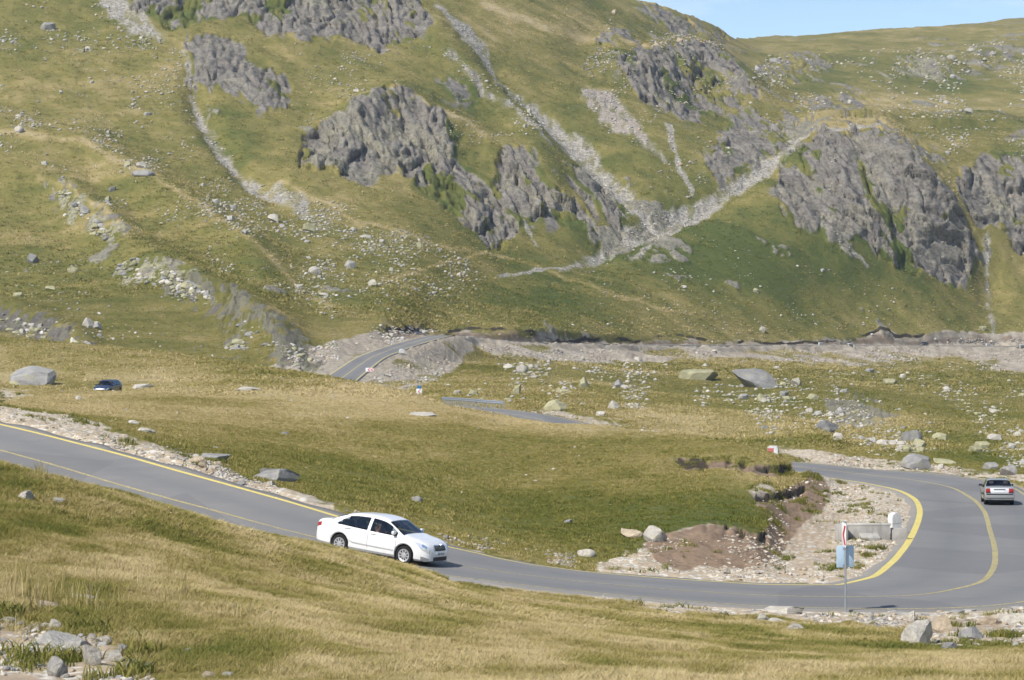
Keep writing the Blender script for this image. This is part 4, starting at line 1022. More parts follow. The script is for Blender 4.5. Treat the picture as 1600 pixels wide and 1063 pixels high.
ZONES = [  # poly, t0, t1, individuals, size px, individual label, stuff n, stuff size, stuff label, colours
    ([(40, 0), (150, 0), (300, 90), (340, 190), (440, 330), (330, 400), (0, 235), (0, 60)], 16, 23.3, 30, (7, 14), 'boulder strewn over the high slope beside the narrow chute', 1700, (2, 7), 'scattered pale stones on the high slope', far_pale),
    ([(300, 310), (480, 330), (780, 410), (740, 510), (560, 515), (330, 420)], 15.5, 20, 42, (8, 19), 'boulder lying on the rough slope above the climbing road', 1900, (2, 8), 'stones littering the rough slope above the climbing road', far_pale),
    ([(400, 285), (560, 325), (720, 400), (620, 415), (470, 350)], 16, 20, 0, (0, 0), '', 900, (2, 6), 'stony spill at the foot of the narrow chute', far_pale),
    ([(60, 395), (200, 395), (480, 560), (420, 580), (100, 520), (-20, 440)], 11.5, 18, 16, (9, 20), 'boulder below the lichen rock band', 220, (2.5, 7), 'stones around the lichen rock band', [LICH, PALE, GREY]),
    ([(640, 600), (720, 562), (900, 570), (1100, 566), (1250, 600), (1330, 690), (1000, 640), (900, 634), (760, 628)], 11.5, 16, 46, (8, 18), 'boulder in the grassy boulder field behind the guardrail', 1700, (2.2, 9), 'small stones of the boulder field behind the guardrail', far_pale),
    ([(1100, 572), (1640, 592), (1640, 735), (1400, 716), (1200, 690)], 10.8, 15.5, 52, (8, 20), 'boulder on the grassland beyond the bend', 1900, (2.2, 9), 'small stones on the grassland beyond the bend', far_pale),
    ([(1400, 676), (1480, 672), (1570, 680), (1570, 706), (1400, 708)], 10.8, 14, 16, (10, 22), 'block of the lichen stone cluster beyond the bend', 200, (3, 9), 'small rubble within the lichen stone cluster', [LICH, PALE, LICH]),
    ([(1290, 640), (1340, 628), (1410, 668), (1440, 700), (1300, 690)], 10.8, 14.5, 10, (10, 20), 'block broken off around the layered outcrop', 150, (3, 9), 'rubble around the layered outcrop', [LICH, GREY, PALE]),
    ([(560, 604), (700, 526), (900, 530), (1640, 530), (1640, 590), (1350, 575), (1100, 565), (900, 570), (740, 560), (640, 612)], 11.6, 18, 14, (7, 14), 'rock lodged in the gravel ledge of the far road', 2600, (1.8, 5.5), 'gravel and rubble of the far road ledge', [PALE, TAN, GREY, (0.40, 0.38, 0.36)]),
    ([(406, 574), (596, 508), (690, 518), (545, 562), (505, 592)], 11.5, 18, 8, (8, 16), 'rock on the cut bank beside the climbing road', 520, (2.5, 7), 'rubble on the cut bank beside the climbing road', [PALE, TAN, (0.55, 0.54, 0.52)]),
    ([(1150, 90), (1640, 60), (1640, 300), (1480, 290), (1380, 222), (1250, 222), (1120, 150)], 19, 23.3, 30, (7, 15), 'weathered rock scattered over the high plateau', 1500, (2, 7), 'stones scattered over the high plateau', far_pale),
    ([(900, 420), (1060, 360), (1400, 450), (1560, 525), (820, 520)], 16.6, 20, 8, (7, 13), 'rock resting on the green fan slope', 330, (2, 6), 'pale stones on the green fan slope', far_pale),
    ([(460, 60), (690, 70), (900, 210), (700, 230), (620, 150), (470, 200)], 18, 23, 5, (7, 12), 'rock on the smooth grass between the crags', 500, (2, 6), 'stones on the smooth grass between the crags', far_pale),
    ([(960, 20), (1130, 70), (1180, 160), (1250, 220), (1060, 320), (960, 240), (900, 120)], 18, 23.3, 6, (7, 13), 'angular rock below the jagged crag', 1000, (2, 6), 'rubble below the jagged crag', [GREY, PALE, TAN]),
    ([(-40, 560), (500, 590), (900, 680), (1000, 800), (600, 800), (200, 680), (-40, 630)], 5.5, 11.4, 6, (8, 13), 'boulder in the meadow inside the bend', 130, (2.5, 7), 'odd stones in the meadow inside the bend', [PALE, GREY, PALE]),
    ([(440, 775), (560, 800), (700, 830), (900, 866), (900, 888), (700, 850), (540, 808)], 5.5, 8, 6, (8, 14), 'stone on the rough verge behind the white car', 450, (2.5, 7), 'rubble on the rough verge behind the white car', [PALE, TAN, GREY]),
    ([(930, 880), (1020, 838), (1184, 836), (1200, 800), (1186, 776), (1256, 752), (1290, 748), (1400, 768), (1430, 800), (1400, 866), (1340, 906), (1200, 912)], 5.5, 10.6, 12, (8, 16), 'stone on the bare ground inside the bend', 1700, (2, 8), 'rubble covering the bare ground inside the bend', [PALE, (0.55, 0.50, 0.42), TAN]),
    ([(-40, 632), (100, 650), (330, 715), (510, 800), (360, 758), (0, 664)], 5.3, 8.5, 8, (8, 15), 'stone on the sandy pull-off beside the upper road', 900, (2, 7), 'gravel of the sandy pull-off', [PALE, TAN, (0.5, 0.45, 0.38), GREY]),
    ([(300, 712), (360, 735), (440, 765), (430, 782), (340, 750)], 5.3, 8, 8, (9, 18), 'broken stone in the pile at the end of the pull-off', 200, (3, 10), 'small rubble at the end of the pull-off', [PALE, TAN, PALE]),
    ([(906, 933), (1322, 950), (1640, 942), (1640, 1010), (1450, 1012), (1330, 980), (1080, 966), (960, 946)], 2.5, 5.3, 12, (9, 18), 'stone on the stony verge along the outer road edge', 1500, (2.5, 10), 'stones of the verge along the outer road edge', [PALE, TAN, (0.55, 0.5, 0.44), GREY]),
    ([(1350, 985), (1640, 995), (1640, 1040), (1480, 1040)], 1.5, 4.5, 4, (9, 14), 'stone in the bright green grass below the verge', 90, (3, 10), 'stones in the bright green grass below the verge', [PALE]),
    ([(-40, 958), (60, 972), (160, 992), (214, 1010), (250, 1075), (-40, 1075)], 1.0, 4, 8, (12, 26), 'angular stone in the heap at the grass edge', 700, (3.5, 17), 'small stones and chips of the stone heap', [PALE, TAN, GREY, (0.5, 0.46, 0.4)]),
    ([(1200, 698), (1400, 722), (1640, 748), (1640, 765), (1400, 740), (1255, 724)], 9.6, 13, 8, (8, 14), 'stone on the gravelly outer verge beyond the bend', 550, (2.5, 8), 'gravel of the outer verge beyond the bend', [PALE, TAN]),
    ([(820, 640), (960, 652), (1090, 690), (980, 684), (880, 664)], 11, 13.2, 0, (0, 0), '', 250, (2, 5), 'gravel beside the guardrail road', [PALE, TAN]),
]
ZONES += [LB(OUTCROPS[0][1], 110), LB(OUTCROPS[1][1], 330), LB(OUTCROPS[2][1], 60), LB(OUTCROPS[3][1], 130)]
for poly, t0, t1, ni, (sa, sb), lab, ns, (s0, s1), slab, cols in ZONES:
    for i in spots(poly, t0, t1, int(ni * 0.62 + 0.5)):
        s = F / P[i][1]
        w = sa + (sb - sa) * random.random() ** 1.8
        ci = random.randrange(len(cols)); br = random.uniform(0.8, 1.1); hh = random.uniform(0.42, 0.85)
        c = cols[ci]
        word = 'yellowish' if c == LICH else ('dark grey' if c == DARK else ('grey' if c == GREY else ('tan' if c == TAN else ('cream' if c == PALE else 'light grey'))))
        size = 'small' if w < sa + 0.3 * (sb - sa) else ('medium' if w < sa + 0.65 * (sb - sa) else 'large')
        form = 'flat ' if hh < 0.55 else ('tall ' if hh > 0.72 else '')
        full = size + ' ' + form + word + ' ' + lab
        boulder(P[i], w / s, w * hh / s, tuple(x * br for x in c), full, full)
    stone_stuff('loose_stones', slab, spots(poly, t0, t1, ns), s0, s1, cols, shapes=MIDR if s1 > 9.5 or t1 < 11.6 else LOW)
print('boulders', n_boulder)
m_sc = (SCREE > 0.5) & VISIBLE & (D0 > 600)
ix = rng.choice(np.flatnonzero(m_sc), size=1800, replace=False)
stone_stuff('loose_stones', 'coarse stones lying in the scree chutes', ix, 1.8, 4.5, [(0.42, 0.40, 0.36), PALE, GREY])

# ------------------------------------------------------------------ mesh collector for made things
class MB:
    def __init__(self): self.bm = bmesh.new()
    def box(self, c, s, rot=None, bevel=0.0):
        r = bmesh.ops.create_cube(self.bm, size=1.0)
        vs = r['verts']
        M = Matrix.Translation(Vector(c)) @ (rot.to_4x4() if rot is not None else Matrix.Identity(4)) @ Matrix.Diagonal((*s, 1))
        bmesh.ops.transform(self.bm, matrix=M, verts=vs)
        if bevel:
            es = list({e for v in vs for e in v.link_edges})
            bmesh.ops.bevel(self.bm, geom=es, offset=bevel, segments=2, affect='EDGES', profile=0.5)
        return self
    def cyl(self, p0, p1, r0, r1=None, seg=14, caps=True):
        p0, p1 = Vector(p0), Vector(p1); r1 = r0 if r1 is None else r1
        d = p1 - p0
        M = Matrix.Translation((p0 + p1) / 2) @ d.to_track_quat('Z', 'Y').to_matrix().to_4x4()
        bmesh.ops.create_cone(self.bm, cap_ends=caps, segments=seg, radius1=r0, radius2=r1, depth=d.length, matrix=M)
        return self
    def grid(self, rows):
        """rows of equal length lists of points -> quads"""
        vv = [[self.bm.verts.new(p) for p in r] for r in rows]
        for a, b in zip(vv[:-1], vv[1:]):
            for i in range(len(a) - 1):
                try: self.bm.faces.new((a[i], a[i + 1], b[i + 1], b[i]))
                except ValueError: pass
        return self
    def poly(self, pts):
        self.bm.faces.new([self.bm.verts.new(p) for p in pts]); return self
    def lathe(self, prof, seg=28, axis='Y', origin=(0, 0, 0)):
        rows = []
        for k in range(seg + 1):
            a = 2 * math.pi * k / seg; c, s = math.cos(a), math.sin(a)
            rows.append([(origin[0] + r * c, origin[1] + h, origin[2] + r * s) for r, h in prof])
        self.grid(rows); return self
    def prism(self, pts, axis, h0, h1):
        """closed outline pts (2D) extruded along axis"""
        def w(p, h): return {'X': (h, p[0], p[1]), 'Y': (p[0], h, p[1]), 'Z': (p[0], p[1], h)}[axis]
        a = [self.bm.verts.new(w(p, h0)) for p in pts]; b = [self.bm.verts.new(w(p, h1)) for p in pts]
        self.bm.faces.new(a); self.bm.faces.new(b[::-1])
        for i in range(len(pts)): self.bm.faces.new((a[i], b[i], b[(i + 1) % len(pts)], a[(i + 1) % len(pts)]))
        return self
    def build(self, name, mat, parent=None, smooth=True, angle=35):
        bmesh.ops.remove_doubles(self.bm, verts=self.bm.verts, dist=1e-5)
        bmesh.ops.recalc_face_normals(self.bm, faces=self.bm.faces)
        me = bpy.data.meshes.new(name); self.bm.to_mesh(me); self.bm.free()
        if smooth:
            me.polygons.foreach_set('use_smooth', np.ones(len(me.polygons), bool)); me.set_sharp_from_angle(angle=math.radians(angle))
        return link(name, me, parent, mat)

# ------------------------------------------------------------------ materials of made things
def car_paint(name, col, metal=0.0, dirt=0.12):
    k = NT(name)
    p = k.objco()
    z = k.n('ShaderNodeSeparateXYZ'); k.set(z.inputs[0], p)
    d = k.math('MULTIPLY', k.math('SUBTRACT', 1.0, k.mapr(z.outputs[2], 0.15, 0.75)), k.mapr(k.noise(5, 5, 0.6, p), 0.3, 0.8))
    c = k.mix(k.math('MULTIPLY', d, dirt * 4), col, (0.30, 0.26, 0.21))
    k.bsdf(c, 0.32, None, 0.5, Metallic=metal, **{'Coat Weight': 0.8, 'Coat Roughness': 0.06})
    return k.m
def glass_mat(name, tint, mixf):
    k = NT(name)
    tr = k.n('ShaderNodeBsdfTransparent'); k.set(tr.inputs[0], tint)
    gl = k.n('ShaderNodeBsdfGlossy'); k.set(gl.inputs['Color'], (0.9, 0.95, 1.0)); gl.inputs['Roughness'].default_value = 0.03
    fr = k.n('ShaderNodeFresnel'); fr.inputs[0].default_value = 1.5
    mx = k.n('ShaderNodeMixShader'); k.set(mx.inputs[0], k.math('ADD', k.math('MULTIPLY', fr.outputs[0], 0.9), mixf, clamp=True))
    k.t.links.new(tr.outputs[0], mx.inputs[1]); k.t.links.new(gl.outputs[0], mx.inputs[2]); k.t.links.new(mx.outputs[0], k.out.inputs[0])
    return k.m
M_WHITE = car_paint('white_car_paint', (0.74, 0.74, 0.74))
M_SILVER = car_paint('silver_grey_car_paint', (0.38, 0.39, 0.37), 0.45)
M_BLUE = car_paint('dark_blue_car_paint', (0.022, 0.035, 0.075), 0.2)
M_BLACK = car_paint('black_car_paint', (0.015, 0.016, 0.022), 0.1)
M_GLASS = glass_mat('car_glass', (0.42, 0.48, 0.47), 0.05); M_DKGLASS = glass_mat('tinted_car_glass', (0.10, 0.12, 0.13), 0.05)
M_RUBBER = plain('tyre_rubber', (0.022, 0.022, 0.023), 0.85, 0.2, var=0.3)
M_RIM = plain('wheel_cover_silver', (0.55, 0.55, 0.56), 0.35, 0.5, 0.5)
M_TRIM = plain('black_plastic', (0.02, 0.02, 0.022), 0.55, 0.4)
M_GAP = plain('panel_gap', (0.10, 0.10, 0.105), 0.8, 0.2)
M_CHROME = plain('chrome', (0.75, 0.76, 0.78), 0.12, 0.5, 1.0)
M_LAMP = plain('headlamp_glass', (0.62, 0.65, 0.68), 0.08, 0.6, 0.35, 1.0)
M_RED = plain('red_lamp_plastic', (0.30, 0.014, 0.012), 0.2, 0.5, 0, 0.6)
M_AMBER = plain('dark_red_lamp', (0.12, 0.008, 0.01), 0.25, 0.5, 0, 0.6)
M_PLATE = plain('number_plate', (0.72, 0.73, 0.74), 0.4, 0.3)
M_PLATEINK = plain('plate_marks', (0.10, 0.10, 0.12), 0.5, 0.3)
M_CABIN = plain('cabin_trim', (0.045, 0.046, 0.048), 0.85, 0.2, var=0.3)
M_SKIN = plain('skin', (0.46, 0.27, 0.19), 0.6, 0.3, var=0.08)
M_HAIR = plain('brown_hair', (0.05, 0.03, 0.02), 0.7, 0.3, var=0.3)
M_SHIRT = plain('orange_brown_shirt', (0.36, 0.13, 0.05), 0.85, 0.2, var=0.2)
M_SHIRT2 = plain('grey_shirt', (0.16, 0.17, 0.19), 0.85, 0.2, var=0.2)

def interp(knots):
    a = np.array(knots, float)
    return lambda x: float(pchip(a[:, 0], a[:, 1], np.array([x]))[0])

class Car:
    """body lofted from side and plan outlines; x forward, z up, origin on the road under the middle"""
    def __init__(s, name, label, spec):
        s.s = spec
        s.root = bpy.data.objects.new(name, None); COL.objects.link(s.root); s.root.empty_display_size = 0.3
        tag(s.root, label, 'car')
        s.top, s.belt, s.plan, s.roofw = (interp(spec[k]) for k in ('top', 'belt', 'plan', 'roofw'))
        s.L = spec['L'] / 2; s.R = spec['R']; s.axles = spec['axles']; s.sill = interp(spec['sill'])
        s.arch = s.R + 0.055
    def low(s, x):
        z = s.sill(x)
        for a in s.axles:
            if abs(x - a) < s.arch: z = max(z, s.R + math.sqrt(max(s.arch ** 2 - (x - a) ** 2, 0)))
        return z
    def ring(s, x):
        w = s.plan(x); b = s.belt(x); t = s.top(x); lo = s.low(x); yr = min(s.roofw(x), w * 0.96)
        sh = min(b, t - 0.02)
        crown = 0.055 if s.s['cab'][0] < x < s.s['cab'][1] else 0.035
        zr = max(sh + 0.006, t - crown)
        mid = 0.56 * sh
        pts = [(w * 0.90, max(lo, 0.0))]
        pts.append((w * 0.975, lo + 0.25 * (mid - lo) if mid > lo else lo + 0.01))
        m2 = max(mid, lo + 0.04)
        pts += [(w, m2), (w * 1.0, m2 + 0.45 * (sh - m2)), (w * 0.985, m2 + 0.8 * (sh - m2)), (w * 0.958, sh)]
        for k in (0.30, 0.60, 0.88): pts.append((w * 0.958 * (1 - k) + yr * k + 0.018 * math.sin(k * math.pi), sh * (1 - k) + zr * k))
        pts += [(yr, zr), (yr * 0.92, zr + (t - zr) * 0.45), (yr * 0.7, zr + (t - zr) * 0.78), (yr * 0.38, t - 0.004), (0, t)]
        return pts
    # points on the skin: k counts ring points (5 = belt, 9 = roof edge, 13 = middle of the roof)
    def skin(s, x, k, side=1, off=0.0):
        r = s.ring(x); i = min(int(k), len(r) - 2); f = k - i
        y = r[i][0] * (1 - f) + r[i + 1][0] * f; z = r[i][1] * (1 - f) + r[i + 1][1] * f
        if off:
            r2 = s.ring(x + 0.03); r1 = s.ring(x - 0.03)
            tx = Vector((0.06, r2[i][0] - r1[i][0], (r2[i][1] * (1 - f) + r2[i + 1][1] * f) - (r1[i][1] * (1 - f) + r1[i + 1][1] * f)))
            tk = Vector((0, r[i + 1][0] - r[i][0], r[i + 1][1] - r[i][1]))
            n = tx.cross(tk)
            if n.length > 1e-9:
                n.normalize()
                if n.y * 0.6 + n.z * 0.8 < 0: n = -n
                return (x + n.x * off, (y + n.y * off) * side, z + n.z * off)
        return (x, y * side, z)
    def patch(s, name, mat, outline, side, off, nx=10, nk=4, parent=None):
        """outline: (x0, x1, klow(x), khigh(x))"""
        x0, x1, kl, kh = outline
        rows = [[s.skin(x, kl(x) + (kh(x) - kl(x)) * j / nk, side, off) for j in range(nk + 1)] for x in np.linspace(x0, x1, nx + 1)]
        return MB().grid(rows).build(name, mat, parent or s.root)
    def across(s, name, mat, x0, x1, frac, off, holes=None):
        """a pane running from side to side over the roof points 9..13"""
        rows = []
        for x in np.linspace(x0, x1, 9):
            k0 = 9 + (1 - frac) * 1.2
            r = [s.skin(x, k, -1, off) for k in np.linspace(k0, 13, 7)] + [s.skin(x, k, 1, off) for k in np.linspace(13, k0, 7)[1:]]
            rows.append(r)
        return MB().grid(rows).build(name, mat, s.root)
    def build_body(s, mat, glass, windows, screen, rear):
        xs = set(np.linspace(-s.L, s.L, 61))
        for a in s.axles:
            for t in np.linspace(-1, 1, 17): xs.add(a + s.arch * math.sin(t * math.pi / 2))
            xs.add(a - s.arch - 0.004); xs.add(a + s.arch + 0.004)
        for w in windows: xs.add(w[0]); xs.add(w[1])
        for w in (screen, rear): xs.add(w[0]); xs.add(w[1])
        xs = sorted(xs)
        bm = bmesh.new()
        def in_window(x, k):
            for x0, x1, kl, kh in windows:
                if x0 + 0.015 < x < x1 - 0.015 and kl(x) + 0.1 < k < kh(x) - 0.3: return True
            for x0, x1 in (screen, rear):
                if x0 + 0.015 < x < x1 - 0.015 and k > 9.4: return True
            return False
        for side in (1, -1):
            rows = [[bm.verts.new((x, p[0] * side, p[1])) for p in s.ring(x)] for x in xs]
            for i in range(len(xs) - 1):
                for k in range(len(rows[0]) - 1):
                    if in_window((xs[i] + xs[i + 1]) / 2, k + 0.5): continue
                    try: bm.faces.new((rows[i][k], rows[i][k + 1], rows[i + 1][k + 1], rows[i + 1][k]))
                    except ValueError: pass
            for e in (0, -1):
                c = bm.verts.new((xs[e], 0, s.ring(xs[e])[0][1]))
                for k in range(len(rows[0]) - 1): bm.faces.new((rows[e][k], rows[e][k + 1], c))
        m = MB(); m.bm.free(); m.bm = bm
        s.body = m.build('body', mat, s.root, True, 32)
        for w in windows:
            for side in (1, -1): s.patch('side_window', glass, (w[0], w[1], w[2], w[3]), side, 0.004)
        s.across('windscreen', glass, screen[0], screen[1], 0.93, 0.004)
        s.across('rear_window', M_DKGLASS, rear[0], rear[1], 0.90, 0.004)
        # dark underside and wheel wells
        m = MB()
        m.box((0, 0, 0.30), (2 * s.L - 0.5, s.plan(0) * 1.62, 0.20))
        for a in s.axles: m.box((a, 0, s.R + 0.18), (s.arch * 2 + 0.02, s.plan(0) * 1.55, 0.34))
        m.build('underbody', M_TRIM, s.root, False)
        # cabin
        c0, c1 = s.s['cab']
        m = MB(); m.box(((c0 + c1) / 2, 0, 0.50), (c1 - c0 - 0.3, s.plan(0) * 1.7, 0.10)); m.box((c1 - 0.52, 0, 0.80), (0.34, s.plan(0) * 1.6, 0.20), None, 0.05)
        m.build('dashboard', M_CABIN, s.root, False)
        for (sx, sy) in ((0.02, 0.37), (0.02, -0.37), (-0.85, 0.38), (-0.85, -0.38)):
            m = MB(); m.box((sx, sy, 0.60), (0.46, 0.46, 0.14), None, 0.04)
            m.box((sx - 0.28, sy, 0.86), (0.14, 0.44, 0.56), Matrix.Rotation(-0.22, 3, 'Y'), 0.05); m.box((sx - 0.36, sy, 1.20), (0.09, 0.24, 0.15), None, 0.035)
            m.build('seat', M_CABIN, s.root)
    def wheels(s, cover_holes=9, rim_mat=None, dark_mat=None, width=0.195):
        R = s.R; rr = R * 0.66
        for a in s.axles:
            for side in (1, -1):
                yo = s.plan(a) * 0.975
                prof = [(rr, -0.02), (R * 0.80, 0.004), (R * 0.93, 0.0), (R * 0.985, -0.025), (R, -0.05), (R, -width + 0.05), (R * 0.985, -width + 0.025), (R * 0.9, -width), (rr, -width)]
                m = MB().lathe([(r, (yo + h) * side) for r, h in prof], 36)
                wm = MB()
                disc = [(0.0, -0.012), (rr * 0.28, -0.010), (rr * 0.34, -0.022), (rr * 0.78, -0.034), (rr * 0.9, -0.018), (rr * 1.02, -0.012), (rr * 1.03, -0.05)]
                wm.lathe([(r, (yo + h) * side) for r, h in disc], 36)
                w = wm.build('wheel', rim_mat or M_RIM, s.root); t = m.build('tyre', M_RUBBER, w)
                hm = MB()
                for k in range(cover_holes):
                    an = 2 * math.pi * k / cover_holes + 0.2; ca, sa = math.cos(an), math.sin(an)
                    p = []
                    for rad, da in ((rr * 0.42, -0.10), (rr * 0.80, -0.17), (rr * 0.84, 0), (rr * 0.80, 0.17), (rr * 0.42, 0.10)):
                        p.append((rad * math.cos(an + da), (yo + -0.016 + 0.002) * side, rad * math.sin(an + da)))
                    hm.poly(p)
                h = hm.build('cover_slot', M_TRIM, w, False)
                for o in (w,):
                    o.location = (a, 0, R)
    def box(s, name, mat, c, size, bevel=0.0, rot=None, parent=None):
        return MB().box(c, size, rot, bevel).build(name, mat, parent or s.root, bevel > 0)
    def place(s, pt, fwd, up):
        f = Vector(fwd).normalized(); u = Vector(up); u = (u - f * u.dot(f)).normalized(); l = u.cross(f)
        s.root.matrix_world = Matrix.Translation(Vector(pt)) @ Matrix((f, l, u)).transposed().to_4x4()

def road_frame(rd, i, lat):
    """point, forward, up on a road at station i, lat metres to the inner side"""
    c, n = rd['c'], rd['n']
    j = min(max(i, 1), len(c) - 2)
    f = Vector(c[j + 1] - c[j - 1]).normalized()
    acr = Vector((n[j][0], n[j][1], rd['dz'][j] / rd['hw'][j])).normalized()
    p = Vector(c[j]) + Vector((n[j][0], n[j][1], rd['dz'][j] / rd['hw'][j])) * lat
    up = f.cross(acr)
    if up.z < 0: up = -up
    return p, f, up.normalized()

# ---- white sedan
WHITE = dict(L=4.57, R=0.318, axles=(1.36, -1.215), cab=(-1.75, 1.28),
    top=[(-2.285, 0.62), (-2.26, 0.90), (-2.20, 1.03), (-2.05, 1.075), (-1.80, 1.10), (-1.45, 1.245), (-1.05, 1.375), (-0.6, 1.44), (-0.1, 1.46), (0.25, 1.435), (0.52, 1.375), (0.9, 1.185), (1.25, 1.005), (1.45, 0.955), (1.75, 0.905), (2.0, 0.835), (2.15, 0.76), (2.24, 0.66), (2.285, 0.52)],
    belt=[(-2.285, 0.58), (-2.2, 0.90), (-1.9, 0.965), (-1.4, 0.975), (-0.5, 0.945), (0.5, 0.915), (1.2, 0.895), (1.6, 0.845), (2.0, 0.77), (2.2, 0.64), (2.285, 0.48)],
    plan=[(-2.285, 0.66), (-2.24, 0.75), (-2.1, 0.82), (-1.6, 0.872), (-0.8, 0.884), (0.6, 0.884), (1.4, 0.87), (1.8, 0.83), (2.05, 0.755), (2.2, 0.64), (2.285, 0.48)],
    roofw=[(-2.285, 0.62), (-2.0, 0.70), (-1.75, 0.70), (-1.3, 0.635), (-0.7, 0.595), (0.2, 0.60), (0.55, 0.615), (0.9, 0.655), (1.28, 0.72), (1.8, 0.72), (2.1, 0.62), (2.285, 0.42)],
    sill=[(-2.285, 0.36), (-2.15, 0.26), (-1.7, 0.22), (0, 0.195), (1.8, 0.20), (2.1, 0.20), (2.285, 0.24)])
car = Car('white_sedan', 'white four door car with wheel covers driving down the road', WHITE)
def wl(x): return 5.28
rear_w = (-1.42, -0.16, wl, lambda x: 5.3 + 2.75 * (1 - max(0, (-0.75 - x) / 0.67) ** 2.2) if x < -0.75 else 8.05)
front_w = (-0.05, 1.02, wl, lambda x: 8.05 - 0.7 * max(0, (x - 0.45) / 0.57) ** 2)
car.build_body(M_WHITE, M_GLASS, [rear_w, front_w], (0.58, 1.24), (-1.70, -1.12))
car.wheels(9)
for side in (1, -1):
    for xg in (-0.10, 1.02): car.patch('door_gap', M_GAP, (xg - 0.006, xg + 0.006, lambda x: 0.6, lambda x: 5.1), side, 0.003, 1, 6)
    car.patch('door_gap', M_GAP, (-1.02, -1.008, lambda x: 2.6, lambda x: 5.1), side, 0.003, 1, 4)
    car.patch('rub_strip', M_RIM, (-0.86, 0.95, lambda x: 1.55, lambda x: 1.72), side, 0.006, 10, 1)
    for xh in (-0.92, 0.10): 
        p = car.skin(xh, 4.1, side, 0.02); car.box('door_handle', M_WHITE, p, (0.20, 0.035, 0.035), 0.012)
    p = car.skin(0.93, 5.5, side, 0.11)
    m = MB(); m.box((p[0], p[1], p[2] + 0.02), (0.11, 0.20, 0.13), None, 0.045); mi = m.build('wing_mirror', M_WHITE, car.root)
    MB().box((p[0] - 0.052, p[1], p[2] + 0.02), (0.012, 0.16, 0.10), None, 0.005).build('mirror_glass', M_CHROME, mi)
    MB().box((p[0] + 0.01, p[1] - side * 0.10, p[2] - 0.035), (0.07, 0.10, 0.03), None, 0.01).build('mirror_arm', M_TRIM, mi)
    hl = car.patch('headlight', M_LAMP, (1.70, 2.21, lambda x: 3.0 + 1.6 * max(0, (2.0 - x) / 0.3), lambda x: 5.5 + 0.6 * (x - 1.7)), side, 0.006, 8, 4)
    car.patch('lamp_lens', M_CHROME, (1.99, 2.14, lambda x: 3.95, lambda x: 5.0), side, 0.010, 4, 3, hl)
    car.patch('tail_light', M_RED, (-2.262, -2.02, lambda x: 3.7, lambda x: 5.05), side, 0.006, 6, 3)
    fg = car.patch('fog_light_trim', M_CHROME, (1.98, 2.22, lambda x: 1.05, lambda x: 1.65), side, 0.006, 5, 2)
def front_band(name, mat, z0, z1, half, off, n=10, parent=None, x_at=None):
    """a panel wrapped round the nose between two heights"""
    rows = []
    for z in (z0, (z0 + z1) / 2, z1):
        r = []
        for y in np.linspace(-half, half, n + 1):
            xs = np.linspace(1.9, 2.285, 60); best = 2.285
            for x in xs:
                if car.plan(x) * 0.97 < abs(y): best = x; break
            topx = 2.285
            for x in xs:
                if car.top(x) < z: topx = x; break
            r.append((min(best, topx) + off, y, z))
        rows.append(r)
    return MB().grid(rows).build(name, mat, parent or car.root)
gr = front_band('grille', M_TRIM, 0.565, 0.725, 0.34, 0.012)
for k in range(9): MB().box((2.262, -0.28 + 0.07 * k, 0.645), (0.02, 0.008, 0.13)).build('grille_bar', M_CHROME, gr, False)
front_band('grille_frame', M_CHROME, 0.725, 0.755, 0.35, 0.014, parent=gr)
MB().cyl((2.25, 0, 0.765), (2.29, 0, 0.755), 0.045, seg=16).build('badge', M_CHROME, gr)
front_band('air_intake', M_TRIM, 0.235, 0.365, 0.44, 0.008)
pl = car.box('number_plate', M_PLATE, (2.300, 0, 0.455), (0.012, 0.52, 0.115))
m = MB()
for y, w in ((0.205, 0.03), (0.15, 0.05), (0.075, 0.04), (0.02, 0.04), (-0.06, 0.045), (-0.115, 0.045), (-0.17, 0.045)): m.box((2.3075, y, 0.455), (0.003, w * 0.75, 0.07))
m.build('plate_mark', M_PLATEINK, pl, False)
car.box('rear_plate', M_PLATE, (-2.29, 0, 0.74), (0.012, 0.52, 0.115))
# find the station of the road where the car's middle lies and set it on the outer lane
ust = 800 + F * main_road['c'][:, 0] / main_road['c'][:, 1]
i_car = int(np.argmin(np.abs(ust[:420] - 636)))
p_c, f_c, u_c = road_frame(main_road, i_car, -1.25)
yaw = Matrix.Rotation(math.radians(2), 3, Vector(u_c))
car.place(p_c + u_c * 0.004, yaw @ f_c, u_c)
white_car = car

